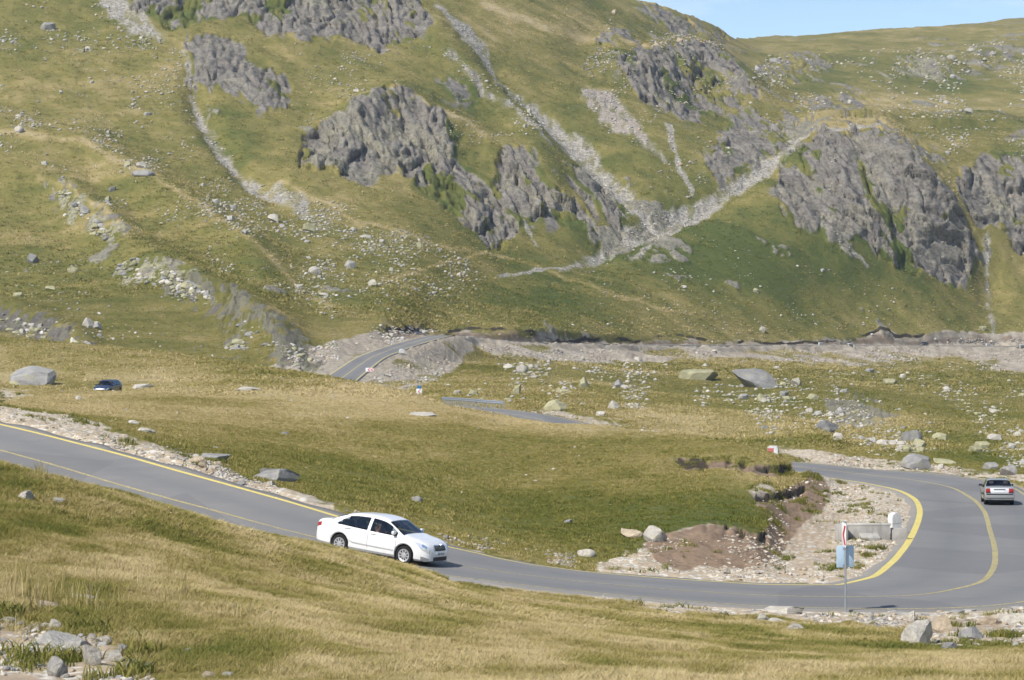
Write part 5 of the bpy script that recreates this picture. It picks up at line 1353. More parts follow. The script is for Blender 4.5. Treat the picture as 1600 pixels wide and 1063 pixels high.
# ---- people in the white car: one body each, seated
def sitting_person(label, shirt, car_obj, x, y, arm_up):
    """joints in the car's frame"""
    J = [(0, 0, 0.60, 0.150), (0, 0, 0.82, 0.150), (-0.03, 0, 1.02, 0.165), (-0.03, 0, 1.13, 0.065), (-0.01, 0, 1.22, 0.085), (0.0, 0, 1.31, 0.085),   # 0-5 pelvis..head
         (0.22, 0.11, 0.66, 0.085), (0.44, 0.12, 0.70, 0.065), (0.58, 0.12, 0.50, 0.05), (0.22, -0.11, 0.66, 0.085), (0.44, -0.12, 0.70, 0.065), (0.58, -0.12, 0.50, 0.05)]
    if arm_up: arms = [(-0.02, 0.20, 1.02, 0.065), (0.12, 0.25, 0.86, 0.045), (0.30, 0.22, 0.98, 0.034), (-0.02, -0.20, 1.02, 0.065), (0.14, -0.27, 0.88, 0.045), (0.20, -0.26, 1.12, 0.036), (0.20, -0.25, 1.20, 0.036)]
    else: arms = [(-0.02, 0.20, 1.02, 0.065), (0.10, 0.24, 0.82, 0.045), (0.34, 0.16, 0.92, 0.036), (-0.02, -0.20, 1.02, 0.065), (0.10, -0.24, 0.82, 0.045), (0.34, -0.16, 0.92, 0.036)]
    n = len(J); J += arms
    E = [(0, 1), (1, 2), (2, 3), (3, 4), (4, 5), (0, 6), (6, 7), (7, 8), (0, 9), (9, 10), (10, 11), (2, n), (n, n + 1), (n + 1, n + 2), (2, n + 3), (n + 3, n + 4), (n + 4, n + 5)]
    if arm_up: E.append((n + 5, n + 6))
    me = bpy.data.meshes.new('person')
    me.from_pydata([(j[0] + x, j[1] + y, j[2]) for j in J], E, [])
    tmp = bpy.data.objects.new('person_rig', me); COL.objects.link(tmp)
    tmp.modifiers.new('skin', 'SKIN'); sub = tmp.modifiers.new('subdivision', 'SUBSURF'); sub.levels = 2; sub.render_levels = 2
    for i, j in enumerate(J):
        sv = me.skin_vertices[0].data[i]; sv.radius = (j[3], j[3]); sv.use_root = (i == 0)
    dg = bpy.context.evaluated_depsgraph_get()
    me2 = bpy.data.meshes.new_from_object(tmp.evaluated_get(dg))
    bpy.data.objects.remove(tmp)
    me2.materials.clear(); me2.materials.append(shirt); me2.materials.append(M_SKIN)
    for pf in me2.polygons:
        c = pf.center; skin = c.z > 1.11 or (abs(c.y - y) > 0.19 and c.x - x > 0.06) or (c.x - x > 0.2 and c.z > 0.8)
        pf.material_index = 1 if skin else 0; pf.use_smooth = True
    o = link('person', me2)
    tag(o, label, 'person')
    # hair cap and face
    hair = MB(); bmesh.ops.create_icosphere(hair.bm, subdivisions=3, radius=0.105, matrix=Matrix.Translation((x - 0.025, y, 1.305)) @ Matrix.Diagonal((1.0, 0.88, 1.0, 1)))
    for v in list(hair.bm.verts):
        if v.co.x - x > 0.035 and v.co.z < 1.35: hair.bm.verts.remove(v)
    hair.build('hair', M_HAIR, o)
    MB().cyl((x + 0.085, y, 1.275), (x + 0.115, y, 1.262), 0.012, 0.016, 8).build('nose', M_SKIN, o)
    o.matrix_world = car_obj.root.matrix_world.copy()
    return o
sitting_person('front passenger in a rust shirt with a forearm raised, inside the white car', M_SHIRT, white_car, 0.02, -0.37, True)
sitting_person('driver in a grey shirt holding the wheel, inside the white car', M_SHIRT2, white_car, 0.02, 0.37, False)

# ---- silver sedan seen from behind
SILVER = dict(L=4.05, R=0.285, axles=(1.20, -1.24), cab=(-1.42, 1.05),
    top=[(-2.025, 0.66), (-2.00, 0.92), (-1.95, 1.02), (-1.70, 1.035), (-1.42, 1.045), (-1.2, 1.19), (-0.95, 1.345), (-0.7, 1.395), (-0.2, 1.405), (0.2, 1.39), (0.42, 1.33), (0.75, 1.13), (1.05, 0.96), (1.4, 0.91), (1.8, 0.83), (1.95, 0.74), (2.025, 0.55)],
    belt=[(-2.025, 0.62), (-1.95, 0.90), (-1.5, 0.93), (0, 0.90), (1.0, 0.87), (1.6, 0.81), (1.95, 0.66), (2.025, 0.5)],
    plan=[(-2.025, 0.74), (-1.97, 0.80), (-1.7, 0.815), (0, 0.82), (1.3, 0.81), (1.8, 0.77), (1.95, 0.70), (2.025, 0.60)],
    roofw=[(-2.025, 0.70), (-1.7, 0.73), (-1.42, 0.71), (-0.95, 0.60), (-0.4, 0.58), (0.3, 0.58), (0.7, 0.62), (1.05, 0.69), (1.7, 0.68), (2.025, 0.55)],
    sill=[(-2.025, 0.30), (-1.7, 0.24), (0, 0.20), (1.7, 0.22), (2.025, 0.25)])
car = Car('silver_sedan', 'silver grey saloon car seen from behind in the bend', SILVER)
car.build_body(M_SILVER, M_DKGLASS, [(-1.15, -0.22, lambda x: 5.3, lambda x: 5.5 + 2.55 * min(1, (x + 1.15) / 0.3) ** 0.7), (-0.12, 0.80, lambda x: 5.3, lambda x: 8.05 - 0.8 * max(0, (x - 0.4) / 0.4))], (0.46, 1.02), (-1.40, -0.98))
car.wheels(8, M_TRIM)
for side in (1, -1):
    p = car.skin(0.72, 5.5, side, 0.10); car.box('wing_mirror', M_TRIM, (p[0], p[1], p[2] + 0.02), (0.10, 0.20, 0.12), 0.03)
    tl = MB().box((-2.03, side * 0.62, 0.80), (0.04, 0.24, 0.24), None, 0.015).build('tail_light', M_RED, car.root)
    MB().box((-2.052, side * 0.61, 0.715), (0.012, 0.25, 0.07)).build('lamp_lens', M_AMBER, tl, False)
    car.patch('door_gap', M_GAP, (-0.18, -0.165, lambda x: 0.6, lambda x: 5.1), side, 0.003, 1, 6)
    car.patch('rub_strip', M_TRIM, (-1.9, 1.7, lambda x: 2.0, lambda x: 2.5), side, 0.008, 16, 1)
    car.patch('headlight', M_LAMP, (1.84, 1.99, lambda x: 3.6, lambda x: 5.2), side, 0.006, 4, 2)
MB().box((-2.01, 0, 0.80), (0.05, 1.02, 0.26), None, 0.02).build('boot_panel', plain('sunlit_silver_boot', (0.70, 0.71, 0.71), 0.35, 0.5, 0.1, 0.5), car.root)  # paler than the body paint: sunlight on the boot put into its colour
car.box('trim_strip', M_TRIM, (-2.04, 0, 0.86), (0.02, 0.62, 0.05))
car.box('number_plate', M_PLATE, (-2.045, 0, 0.775), (0.012, 0.52, 0.10))
bp = MB().box((-2.04, 0, 0.50), (0.14, 1.56, 0.22), None, 0.05).build('bumper', plain('grey_bumper', (0.24, 0.24, 0.235), 0.55, 0.4), car.root)
MB().box((-2.113, 0, 0.60), (0.01, 1.44, 0.06)).build('bumper_strip', M_TRIM, bp, False)
MB().cyl((-2.1, 0.5, 0.30), (-1.8, 0.5, 0.30), 0.03).build('exhaust_pipe', M_TRIM, car.root)
ust = 800 + F * main_road['c'][:, 0] / main_road['c'][:, 1]
yst = main_road['c'][:, 1]
cand = [i for i in range(NS) if 110 < yst[i] < 170 and ust[i] > 1380]
i_s = min(cand, key=lambda i: abs((main_road['c'][i][1]) - 133.5))
p_s, f_s, u_s = road_frame(main_road, i_s, -1.75)
tgt = Vector(((1558 - 800) / F * p_s.y, p_s.y, p_s.z))
f_car = Vector((f_s.x, f_s.y, f_s.z)); 
head = (Vector((0.13, 1.0, 0)).normalized() * 0.75 + f_car * 0.25); head.z = f_car.z
car.place(tgt + u_s * 0.004, head, u_s)
silver_car = car

# ---- dark blue hatchback half hidden by the meadow crest, and the far black car
HATCH = dict(L=4.2, R=0.31, axles=(1.27, -1.25), cab=(-1.95, 1.15),
    top=[(-2.1, 0.62), (-2.06, 0.95), (-1.95, 1.12), (-1.6, 1.40), (-1.2, 1.49), (-0.4, 1.52), (0.2, 1.50), (0.45, 1.43), (0.8, 1.20), (1.15, 1.02), (1.5, 0.97), (1.85, 0.88), (2.02, 0.76), (2.1, 0.55)],
    belt=[(-2.1, 0.58), (-2.0, 0.95), (-1.2, 0.97), (0, 0.94), (1.1, 0.91), (1.7, 0.84), (2.0, 0.70), (2.1, 0.5)],
    plan=[(-2.1, 0.70), (-2.0, 0.79), (-1.6, 0.84), (0, 0.86), (1.3, 0.84), (1.8, 0.80), (2.0, 0.70), (2.1, 0.52)],
    roofw=[(-2.1, 0.62), (-1.9, 0.66), (-1.5, 0.62), (-0.5, 0.60), (0.4, 0.61), (0.8, 0.65), (1.15, 0.72), (1.8, 0.70), (2.1, 0.48)],
    sill=[(-2.1, 0.34), (-1.7, 0.24), (0, 0.21), (1.8, 0.22), (2.1, 0.26)])
def hatch(name, label, paint_m):
    c = Car(name, label, HATCH)
    c.build_body(paint_m, M_GLASS, [(-1.62, -0.22, lambda x: 5.3, lambda x: 5.6 + 2.45 * min(1, (x + 1.62) / 0.4) ** 0.6), (-0.12, 0.88, lambda x: 5.3, lambda x: 8.05 - 0.8 * max(0, (x - 0.4) / 0.45))], (0.50, 1.12), (-1.93, -1.62))
    c.wheels(7)
    for side in (1, -1):
        p = c.skin(0.80, 5.5, side, 0.11); c.box('wing_mirror', paint_m, (p[0], p[1], p[2] + 0.03), (0.12, 0.20, 0.14), 0.04)
        c.patch('headlight', M_LAMP, (1.75, 2.03, lambda x: 3.6, lambda x: 5.3), side, 0.006, 5, 3)
        c.patch('tail_light', M_RED, (-2.08, -1.95, lambda x: 3.4, lambda x: 5.4), side, 0.006, 4, 3)
    c.box('grille', M_TRIM, (2.09, 0, 0.60), (0.03, 0.8, 0.10), 0.01)
    c.box('number_plate', M_PLATE, (2.11, 0, 0.46), (0.012, 0.52, 0.11))
    return c
blue = hatch('blue_hatchback', 'dark blue car half sunk behind the meadow crest near the huge boulder', M_BLUE)
bx, by = (168 - 800) / F * 239.0, 239.0
blue.place((bx, by, ground_z(bx, by)), (-0.20, -0.98, 0), (0, 0, 1))
black = hatch('black_car', 'tiny dark car driving along the far road ledge', M_BLACK)
uf = 800 + F * far_road['c'][:, 0] / far_road['c'][:, 1]
i_f = int(np.argmin(np.abs(uf - 1440)))
p_f, f_f, u_f = road_frame(far_road, i_f, -1.4)
black.place(p_f + Vector((0, 0, 0.06)), -f_f, u_f)

# ------------------------------------------------------------------ roadside furniture
M_STEEL = plain('galvanised_steel', (0.36, 0.39, 0.42), 0.45, 0.5, 0.6, var=0.12, scale=3)
M_SIGNBACK = plain('pale_blue_sign_back', (0.42, 0.56, 0.68), 0.5, 0.4, 0.1, var=0.06, scale=2)
M_SIGNWHITE = plain('white_reflective', (0.74, 0.74, 0.74), 0.5, 0.3)
M_SIGNRED = plain('red_reflective', (0.52, 0.03, 0.03), 0.5, 0.3)
M_SIGNBLUE = plain('blue_reflective', (0.03, 0.16, 0.42), 0.5, 0.3)
def concrete(name, col):
    k = NT(name); p = k.objco()
    n = k.noise(2.2, 6, 0.65, p); st = k.noise(3.0, 4, 0.6, k.scalev(p, (1.5, 1.5, 0.25)))
    c = k.mix(k.mapr(n, 0.3, 0.7), tuple(x * 0.72 for x in col), col)
    c = k.mix(k.math('MULTIPLY', k.mapr(st, 0.52, 0.7), 0.5), c, tuple(x * 0.45 for x in col))
    k.bsdf(c, 0.9, k.bump(k.noise(14, 4, 0.7, p), 0.02, 0.6), 0.2)
    return k.m
M_CONC = concrete('weathered_concrete', (0.42, 0.40, 0.365)); M_WCONC = concrete('whitewashed_concrete', (0.72, 0.71, 0.69))
M_DARK = plain('culvert_mouth_shade', (0.012, 0.012, 0.012), 0.9, 0.1)
def empty(name, loc, rz=0.0):
    o = bpy.data.objects.new(name, None); COL.objects.link(o); o.empty_display_size = 0.3
    o.location = loc; o.rotation_euler = (0, 0, rz)
    return o
def chevron(mb, w, h, y, n=1, th=0.16):
    for k in range(n):
        x0 = -w * 0.30 + k * w * 0.38 if n > 1 else -w * 0.25
        a = w * (0.42 if n == 1 else 0.30)
        mb.prism([(x0, 0), (x0 + a, h * 0.42), (x0 + a + th * w, h * 0.42), (x0 + th * w, 0), (x0 + a + th * w, -h * 0.42), (x0 + a, -h * 0.42)], 'Y', y, y - 0.004)
    return mb

# the sign on its pole at the outer edge of the bend, seen from behind
ps = hit(1321, 957, 3, 5.2)
sg = empty('road_sign', ps)
tag(sg, 'sign pole with pale blue square plate and red white chevron board', 'road sign')
k_s = ps.y / F
MB().cyl((0, 0, -0.25), (0, 0, 141 * k_s), 0.034, seg=12).build('pole', M_STEEL, sg)
MB().cyl((0, 0, 141 * k_s), (0, 0, 141 * k_s + 0.03), 0.038, seg=12).build('pole_cap', M_STEEL, sg)
rot = Matrix.Rotation(math.radians(14), 3, 'Z')
zc = (957 - 870) * k_s
pl = MB().box((0.0, 0.062, zc), (0.60, 0.012, 34 * k_s), rot, 0.004).build('square_plate', M_SIGNBACK, sg)
for dzb in (-0.27, 0.27): MB().box((0.0, 0.03, zc + dzb), (0.16, 0.05, 0.035), rot).build('clamp', M_STEEL, pl, False)
MB().box((0, 0.074, zc), (0.585, 0.004, 34 * k_s - 0.03), rot).build('sign_face', M_SIGNWHITE, pl, False)
zc2 = (957 - 836) * k_s
rot2 = Matrix.Rotation(math.radians(76), 3, 'Z')
cp = MB().box((-0.0, 0, 0), (0.60, 0.014, 37 * k_s), None, 0.003).build('chevron_board', M_SIGNWHITE, sg)
cp.location = (-0.045, 0.03, zc2); cp.rotation_euler = (0, 0, math.radians(-85))
ch = chevron(MB(), 0.60, 36 * k_s, -0.0085, 1, 0.34).build('chevron', M_SIGNRED, cp, False)

# milestone and culvert headwall inside the bend
def milestone(name, label, pt, w, h, d, rz, red=False):
    r = empty(name, pt, rz); tag(r, label, 'milestone')
    hw_, sh = w / 2, h - w * 0.42
    pts = [(-hw_, -0.2), (hw_, -0.2), (hw_, sh)] + [(hw_ * math.cos(a), sh + w * 0.42 * math.sin(a)) for a in np.linspace(0, math.pi, 12)[1:-1]] + [(-hw_, sh)]
    MB().prism(pts, 'Y', -d / 2, d / 2).build('stone', M_WCONC, r, True, 30)
    MB().box((0, 0, 0.0), (w * 1.35, d * 1.5, 0.18), None, 0.02).build('plinth', M_CONC, r)
    MB().box((0, 0, sh * 0.66), (w * 1.012, d * 1.012, 0.025)).build('band', M_CONC, r, False)
    return r
pm = hit(1398, 836, 5.5, 10.5)
milestone('milestone', 'white round topped milestone standing beside the concrete culvert wall', pm, 18 * pm.y / F, 35 * pm.y / F, 0.34, 0.5)
pc = hit(1352, 843, 5.5, 10.5); kc = pc.y / F
cw = empty('culvert_wall', (pc.x, pc.y, pc.z), 0.05); tag(cw, 'low grey concrete culvert headwall on the bare ground inside the bend', 'culvert')
MB().box((0, 0, 9 * kc), (76 * kc, 0.28, 28 * kc), None, 0.015).build('headwall', M_CONC, cw)
MB().box((0, 0.0, 23.5 * kc), (79 * kc, 0.31, 0.09), None, 0.012).build('coping', concrete('pale_concrete', (0.55, 0.52, 0.47)), cw)
MB().box((-39 * kc, -0.25, 11 * kc), (0.26, 0.75, 27 * kc), Matrix.Rotation(0.35, 3, 'Z'), 0.02).build('wing_wall', M_CONC, cw)
MB().box((4 * kc, -0.30, 2 * kc), (30 * kc, 0.7, 14 * kc), Matrix.Rotation(0.25, 3, 'X'), 0.02).build('apron', M_CONC, cw)
MB().box((54 * kc, 0.1, 7 * kc), (26 * kc, 0.24, 20 * kc), None, 0.015).build('side_wall', M_CONC, cw)

# red and white block beside the hidden road
pb = hit(1208, 707, 8, 12); kb = pb.y / F
rb = empty('marker_block', pb, -0.25); tag(rb, 'squat white and red painted block on the grass crest above the earth bank', 'marker block')
MB().prism([(-8 * kb, -0.1), (8 * kb, -0.1), (8 * kb, 8 * kb), (6 * kb, 11 * kb), (-6 * kb, 11 * kb), (-8 * kb, 9 * kb)], 'Y', -0.25, 0.25).build('stone', M_WCONC, rb, True, 30)
MB().box((-3 * kb, -0.252, 5 * kb), (9.4 * kb, 0.012, 6 * kb)).build('red_panel', plain('faded_red_paint', (0.46, 0.14, 0.14), 0.7, 0.2, var=0.25), rb, False)

# concrete gutter along the outer verge, in cast lengths
gm = main_road
ust = 800 + F * gm['c'][:, 0] / gm['c'][:, 1]
gut = None
seg_pts = [i for i in range(NS) if gm['c'][i][1] < 92 and 1330 < ust[i] < 1640]
gtr = empty('gutter', (0, 0, 0)); tag(gtr, 'broken pale concrete gutter along the outer edge of the bend', 'gutter')
prev = None
line = [hit(u, 957 + 6 * math.sin(u / 37.0) + (0 if u < 1430 else -2), 3, 5.2) for u in range(1322, 1660, 26)]
for a, b in zip(line[:-1], line[1:]):
    d = (b - a); c = (a + b) / 2
    M3 = Vector((d.x, d.y, 0)).to_track_quat('X', 'Z').to_matrix()
    L = d.length * random.uniform(0.86, 0.99)
    tilt = Matrix.Rotation(random.uniform(-0.06, 0.06), 3, 'X') @ Matrix.Rotation(-math.atan2(d.z, math.hypot(d.x, d.y)) + random.uniform(-0.02, 0.02), 3, 'Y')
    MB().box((c.x, c.y, c.z - 0.03), (L * random.uniform(0.5, 1.0), random.uniform(0.25, 0.42), 0.16), M3 @ tilt, 0.02).build('gutter_slab', M_CONC, gtr)

# guardrail behind the hill
ust = 800 + F * gm['c'][:, 0] / gm['c'][:, 1]
gi = [i for i in range(NS) if gm['c'][i][1] > 235 and 640 < ust[i] < 830]
gpts = []
for i in gi:
    p, f, u = road_frame(gm, i, -(gm['hwo'][i] + 0.75))
    if 690 < 800 + F * p.x / p.y < 789: gpts.append(p)
gpts = resample(np.array([p[:] for p in gpts]), 24)
gr_ = empty('guardrail', gpts[0]); tag(gr_, 'grey steel guardrail along the road bend behind the hill', 'guardrail')
org = Vector(gpts[0])
g0 = [Vector(p) - org for p in gpts]
for i, p in enumerate(g0):
    MB().box((p.x, p.y, p.z + 0.30), (0.10, 0.08, 1.15)).build('post', M_STEEL, gr_, False)
prof = [(0.0, 0.50), (0.05, 0.56), (0.05, 0.62), (0.0, 0.68), (0.05, 0.74), (0.05, 0.80), (0.0, 0.86)]
for hb in (0.0,):
    rows = []
    for i, p in enumerate(g0):
        t = (g0[min(i + 1, len(g0) - 1)] - g0[max(i - 1, 0)]); n = Vector((-t.y, t.x, 0)).normalized()
        if n.y > 0: n = -n
        rows.append([(p.x + n.x * (0.06 + o), p.y + n.y * (0.06 + o), p.z + z + hb) for o, z in prof])
    MB().grid(rows).build('rail', M_STEEL, gr_, True, 60)

# chevron sign with a small blue plate beyond the crest, and boards by the climbing road
def chevron_sign(name, label, pt, w, h, post, n, blue=False, rz=0.0):
    r = empty(name, pt, rz); tag(r, label, 'road sign')
    MB().cyl((0, 0.03, -0.3), (0, 0.03, post + h), 0.035, seg=10).build('pole', M_STEEL, r)
    b = MB().box((0, 0, post + h / 2), (w, 0.02, h), None, 0.004).build('board', M_SIGNWHITE, r)
    c = chevron(MB(), w, h, -0.0115, n).build('chevron', M_SIGNRED, b, False); c.location = (0, 0, post + h / 2)
    if blue: MB().box((0, 0, post + h + 0.16), (w * 0.7, 0.02, 0.3), None, 0.004).build('blue_plate', M_SIGNBLUE, r)
    return r
def behind(u, v, d):
    x = (u - 800) / F * d; return Vector((x, d, ground_z(x, d))), VH * 0 + (-(v - VH) / F * d)
g, zt = behind(655, 612, 262)
chevron_sign('chevron_sign', 'red and white arrow sign topped by a small blue plate on the hill crest', g, 0.62, 0.62, max(0.4, zt - g.z - 0.31), 1, True)
i_b = int(np.argmin(np.abs((800 + F * climb_road['c'][:, 0] / climb_road['c'][:, 1]) - 545)))
pB, fB, uB = road_frame(climb_road, i_b, -(3.0 + 0.9))
chevron_sign('chevron_sign', 'wide red and white chevron board at the edge of the climbing road', pB, 1.5, 0.7, 0.25, 2)
i_b = int(np.argmin(np.abs((800 + F * climb_road['c'][:, 0] / climb_road['c'][:, 1]) - 598)))
pB, fB, uB = road_frame(climb_road, i_b, -(3.0 + 1.4))
milestone('milestone', 'white milestone block at the embankment edge of the climbing road', pB, 1.15, 0.95, 0.6, 0.2)
# far parapets and culverts under the ledge road
for u, lab in ((1293, 'white parapet block on the far road uphill of the first dark culvert'), (1556, 'white parapet block on the far road close to the pale chute')):
    i = int(np.argmin(np.abs(uf - u))); p, f, uu_ = road_frame(far_road, i, 4.2)
    r = empty('parapet', p, math.atan2(f.y, f.x)); tag(r, lab, 'parapet')
    MB().box((0, 0, 0.45), (3.0, 0.5, 1.1), None, 0.05).build('block', M_WCONC, r); MB().box((0, 0, 1.04), (3.2, 0.62, 0.12), None, 0.02).build('coping', M_WCONC, r)
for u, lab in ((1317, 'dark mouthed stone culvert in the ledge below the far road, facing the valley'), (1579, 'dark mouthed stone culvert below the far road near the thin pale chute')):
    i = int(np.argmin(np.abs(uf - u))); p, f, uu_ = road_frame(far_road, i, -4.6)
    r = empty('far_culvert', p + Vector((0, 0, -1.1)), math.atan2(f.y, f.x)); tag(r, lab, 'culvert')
    MB().box((0, 0.2, 0.4), (2.6, 0.6, 2.6), None, 0.05).build('headwall', M_CONC, r); MB().box((0, -0.11, 0.1), (1.1, 0.06, 1.5), None, 0.02).build('mouth_shade', M_DARK, r)  # near-black slab on the solid headwall paints the shade of the culvert mouth
    MB().box((0, 0.1, 1.8), (3.0, 0.9, 0.3), None, 0.04).build('coping', M_WCONC, r)
    MB().box((1.5, -0.5, 0.2), (0.4, 1.6, 2.2), Matrix.Rotation(-0.4, 3, 'Z'), 0.05).build('wing_wall', M_CONC, r)

# ------------------------------------------------------------------ grass: tufts instanced on points, one object per stretch of ground
def tuft_mesh(seed, blades, h, spread, wid, lean):
    r = np.random.default_rng(seed)
    V, Fc = [], []
    for b in range(blades):
        a = r.random() * 6.283; rad = spread * math.sqrt(r.random())
        bx, by = rad * math.cos(a), rad * math.sin(a)
        hh = h * r.uniform(0.55, 1.15); la = r.random() * 6.283; ll = lean * r.uniform(0.3, 1.2) * hh
        fa = r.random() * 3.1416; wx, wy = wid * math.cos(fa), wid * math.sin(fa)
        lx, ly = math.cos(la) * ll, math.sin(la) * ll
        n = len(V)
        V += [(bx - wx, by - wy, -0.02), (bx + wx, by + wy, -0.02), (bx + lx * 0.35 + wx * 0.8, by + ly * 0.35 + wy * 0.8, hh * 0.55), (bx + lx * 0.35 - wx * 0.8, by + ly * 0.35 - wy * 0.8, hh * 0.55), (bx + lx, by + ly, hh * 0.95)]
        Fc += [(n, n + 1, n + 2), (n, n + 2, n + 3), (n + 3, n + 2, n + 4)]
    return mesh_np('grass_tuft', np.array(V), np.array(Fc), smooth=False)
def grass_material():
    k = NT('grass_blades')
    t = k.attr('tint', 'INSTANCER').outputs['Fac']
    isl = k.n('ShaderNodeNewGeometry').outputs['Random Per Island']
    t2 = k.math('ADD', t, k.math('MULTIPLY', k.math('SUBTRACT', isl, 0.5), 0.42), clamp=True)
    c = k.ramp(t2, [(p, tuple(min(1, x * 1.62) for x in col)) for p, col in GRASS_STOPS])
    d = k.n('ShaderNodeBsdfDiffuse'); k.set(d.inputs[0], c)
    tr = k.n('ShaderNodeBsdfTranslucent'); k.set(tr.inputs[0], c)
    mx = k.n('ShaderNodeMixShader'); mx.inputs[0].default_value = 0.3
    k.t.links.new(d.outputs[0], mx.inputs[1]); k.t.links.new(tr.outputs[0], mx.inputs[2]); k.t.links.new(mx.outputs[0], k.out.inputs[0])
    return k.m
M_GRASS = grass_material()
def tuft_nodes(proto):
    ng = bpy.data.node_groups.new('grass_tufts', 'GeometryNodeTree')
    ng.interface.new_socket('Geometry', in_out='INPUT', socket_type='NodeSocketGeometry'); ng.interface.new_socket('Geometry', in_out='OUTPUT', socket_type='NodeSocketGeometry')
    N = ng.nodes; L = ng.links
    gi = N.new('NodeGroupInput'); go = N.new('NodeGroupOutput')
    oi = N.new('GeometryNodeObjectInfo'); oi.inputs['Object'].default_value = proto; oi.inputs['As Instance'].default_value = True
    ip = N.new('GeometryNodeInstanceOnPoints')
    ra = N.new('GeometryNodeInputNamedAttribute'); ra.data_type = 'FLOAT_VECTOR'; ra.inputs['Name'].default_value = 'turn'
    sa = N.new('GeometryNodeInputNamedAttribute'); sa.data_type = 'FLOAT_VECTOR'; sa.inputs['Name'].default_value = 'size'
    e2r = N.new('FunctionNodeEulerToRotation')
    L.new(ra.outputs['Attribute'], e2r.inputs[0]); L.new(gi.outputs[0], ip.inputs['Points']); L.new(oi.outputs['Geometry'], ip.inputs['Instance'])
    L.new(e2r.outputs[0], ip.inputs['Rotation']); L.new(sa.outputs['Attribute'], ip.inputs['Scale']); L.new(ip.outputs[0], go.inputs[0])
    return ng
def grass(label, pts, size, tint, proto_mesh):
    proto_mesh.materials.append(M_GRASS)
    proto = bpy.data.objects.new('grass_tuft', proto_mesh)
    n = len(pts)
    me = bpy.data.meshes.new('grass'); me.vertices.add(n); me.vertices.foreach_set('co', pts.astype(np.float32).ravel())
    for nm, arr in (('turn', np.stack([rng.uniform(-0.15, 0.15, n), rng.uniform(-0.15, 0.15, n), rng.uniform(0, 6.283, n)], 1)), ('size', size)):
        at = me.attributes.new(nm, 'FLOAT_VECTOR', 'POINT'); at.data.foreach_set('vector', arr.astype(np.float32).ravel())
    at = me.attributes.new('tint', 'FLOAT', 'POINT'); at.data.foreach_set('value', tint.astype(np.float32))
    o = link('grass', me); tag(o, label, 'grass', None, 'stuff')
    md = o.modifiers.new('tufts', 'NODES'); md.node_group = tuft_nodes(proto)
    return o
# cells of the ground, their area, and how thickly grass stands there
Pg = P.reshape(NR, NC, 3)
ex = np.linalg.norm(Pg[:-1, 1:, :] - Pg[:-1, :-1, :], axis=2); ey = np.linalg.norm(Pg[1:, :-1, :] - Pg[:-1, :-1, :], axis=2)
area = ex * ey
reach = np.zeros((NR, NC), bool)
reach[:] = (VP <= cmin + 9) & (UU > -70) & (UU < 1670)
cellok = reach[:-1, :-1] & (REGION[:-1, :-1] == 0)
def sow(dmin, dmax, density, mask, n_max):
    d = D0[:-1, :-1]
    w = area * density(d) * mask * cellok * ((d >= dmin) & (d < dmax))
    tot = w.sum(); n = int(min(n_max, tot))
    idx = rng.choice(w.size, size=n, p=(w / tot).ravel())
    j, i = np.unravel_index(idx, w.shape)
    a, b = rng.random(n)[:, None], rng.random(n)[:, None]
    p = Pg[j, i] * (1 - a) * (1 - b) + Pg[j, i + 1] * a * (1 - b) + Pg[j + 1, i] * (1 - a) * b + Pg[j + 1, i + 1] * a * b
    return p, TINT[j, i], D0[j, i]
bareC = BARE[:-1, :-1]; onC = ONROAD[:-1, :-1]; tussC = tuss[:-1, :-1]
turfm = np.clip(1 - bareC * 1.9, 0, 1) * (onC > 0.45)
clump = lambda p: np.clip(1.0 + 0.9 * fbm(p[:, 0], p[:, 1], 1.4, 3, seed=611), 0.35, 2.0)
def sizes(p, base, var):
    s = base * clump(p) * rng.uniform(1 - var, 1 + var, len(p))
    return np.stack([s * rng.uniform(0.85, 1.2, len(p)), s * rng.uniform(0.85, 1.2, len(p)), s], 1)
p, t, d = sow(14, 48, lambda d: 300.0, turfm, 130000)
grass('dry grass of the slope falling toward the road', p, sizes(p, 0.95, 0.3), np.clip(t + rng.normal(0, 0.13, len(p)), 0, 1), tuft_mesh(1, 15, 0.085, 0.06, 0.0032, 0.9))
p, t, d = sow(48, 84, lambda d: 140.0, turfm, 150000)
grass('dry grass along the crest above the road', p, sizes(p, 1.0, 0.3), np.clip(t + rng.normal(0, 0.13, len(p)), 0, 1), tuft_mesh(2, 14, 0.085, 0.085, 0.0048, 0.95))
p, t, d = sow(84, 225, lambda d: 30.0 * np.clip(130 / d, 0.5, 1.5), turfm, 150000)
grass('short meadow grass on the hill inside the bend', p, sizes(p, 1.0, 0.35), np.clip(t + rng.normal(0, 0.14, len(p)), 0, 1), tuft_mesh(3, 12, 0.075, 0.15, 0.010, 1.2))
p, t, d = sow(225, 620, lambda d: 4.0 * np.clip(300 / d, 0.3, 1.3), turfm, 90000)
grass('coarse grass of the valley floor', p, sizes(p, 1.0, 0.4), np.clip(t + rng.normal(0, 0.15, len(p)), 0, 1), tuft_mesh(4, 12, 0.13, 0.38, 0.028, 1.4))
p, t, d = sow(620, 1500, lambda d: 0.9 * np.clip(900 / d, 0.4, 1.3), np.clip(1 - bareC * 1.6, 0, 1) * (onC > 2), 90000)
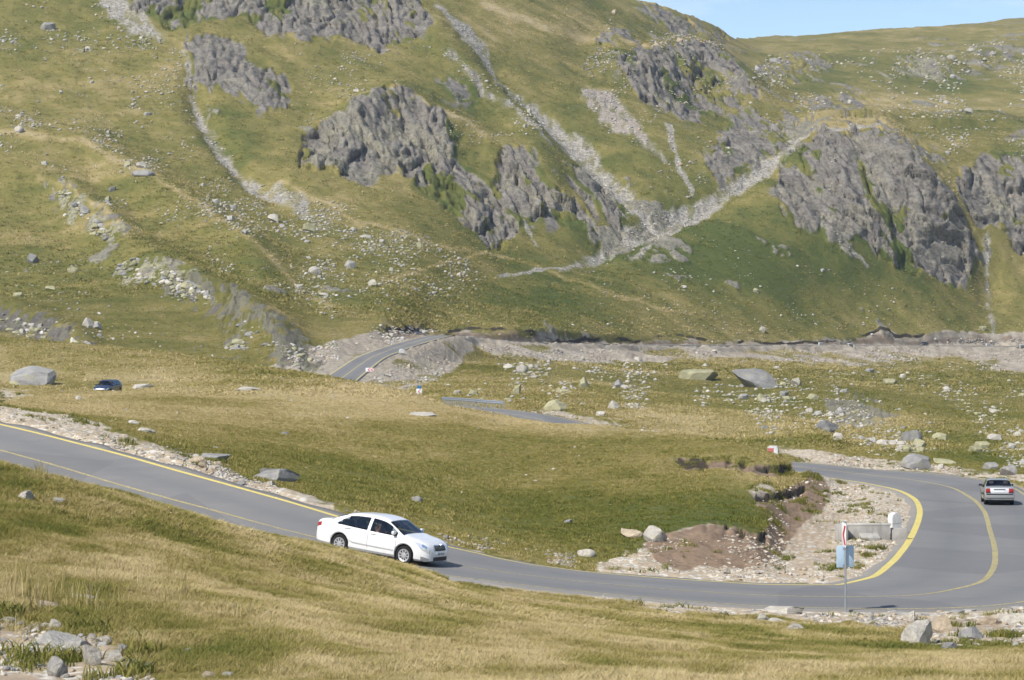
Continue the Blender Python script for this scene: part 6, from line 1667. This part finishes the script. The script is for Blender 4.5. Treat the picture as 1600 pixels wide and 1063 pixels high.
grass('rough grass tussocks over the mountainside', p, sizes(p, 1.0, 0.45), np.clip(t + rng.normal(0, 0.18, len(p)), 0, 1), tuft_mesh(7, 12, 0.34, 0.85, 0.075, 1.4))
# green tussocks on the bare earth and the taller stalks by the stone heap
verge = np.clip(np.maximum(SAND, EARTH)[:-1, :-1] * 0 + tussC * (np.maximum.reduce([SAND, EARTH, GRAVEL, EARTHDARK])[:-1, :-1] > 0.02) * (onC > 0.9), 0, 1)
p, t, d = sow(24, 200, lambda d: np.where(d < 60, 60.0, 12.0), verge, 14000)
grass('green tussocks on the bare earth of the verges', p, sizes(p, 1.25, 0.4), np.clip(0.16 + rng.normal(0, 0.14, len(p)), 0, 1), tuft_mesh(5, 16, 0.11, 0.10, 0.007, 0.9))
tall = np.exp(-((UU - 95) / 120) ** 2 - ((VP - 955) / 42) ** 2)[:-1, :-1] * (fbm(X, Y, 1.3, 2, seed=621)[:-1, :-1] > 0.0) + np.exp(-((UU - 62) / 6) ** 2 - ((VP - 738) / 8) ** 2)[:-1, :-1] * 3
p, t, d = sow(20, 66, lambda d: 12.0, tall, 1400)
grass('tall seeding grass stalks by the stone heap', p, sizes(p, 1.0, 0.35), np.clip(0.7 + rng.normal(0, 0.2, len(p)), 0, 1), tuft_mesh(6, 7, 0.30, 0.08, 0.004, 0.35))

# ------------------------------------------------------------------ thin mountain haze
hz = NT('mountain_haze')
pv = hz.n('ShaderNodeVolumePrincipled'); pv.inputs['Color'].default_value = (0.78, 0.86, 1.0, 1); pv.inputs['Density'].default_value = 0.00007; pv.inputs['Anisotropy'].default_value = 0.2
hz.t.links.new(pv.outputs[0], hz.out.inputs['Volume'])
zlo, zhi = float(Z.min()) - 1.5, float(Z.max()) + 12
xm = float(np.abs(X).max()) + 60; ym = float(Y.max()) + 60
hb = MB().box((0, (ym - 40) / 2, (zlo + zhi) / 2), (2 * xm, ym + 40, zhi - zlo)).build('haze', hz.m, None, False)
tag(hb, 'thin pale air over the valley', 'haze', None, 'stuff')
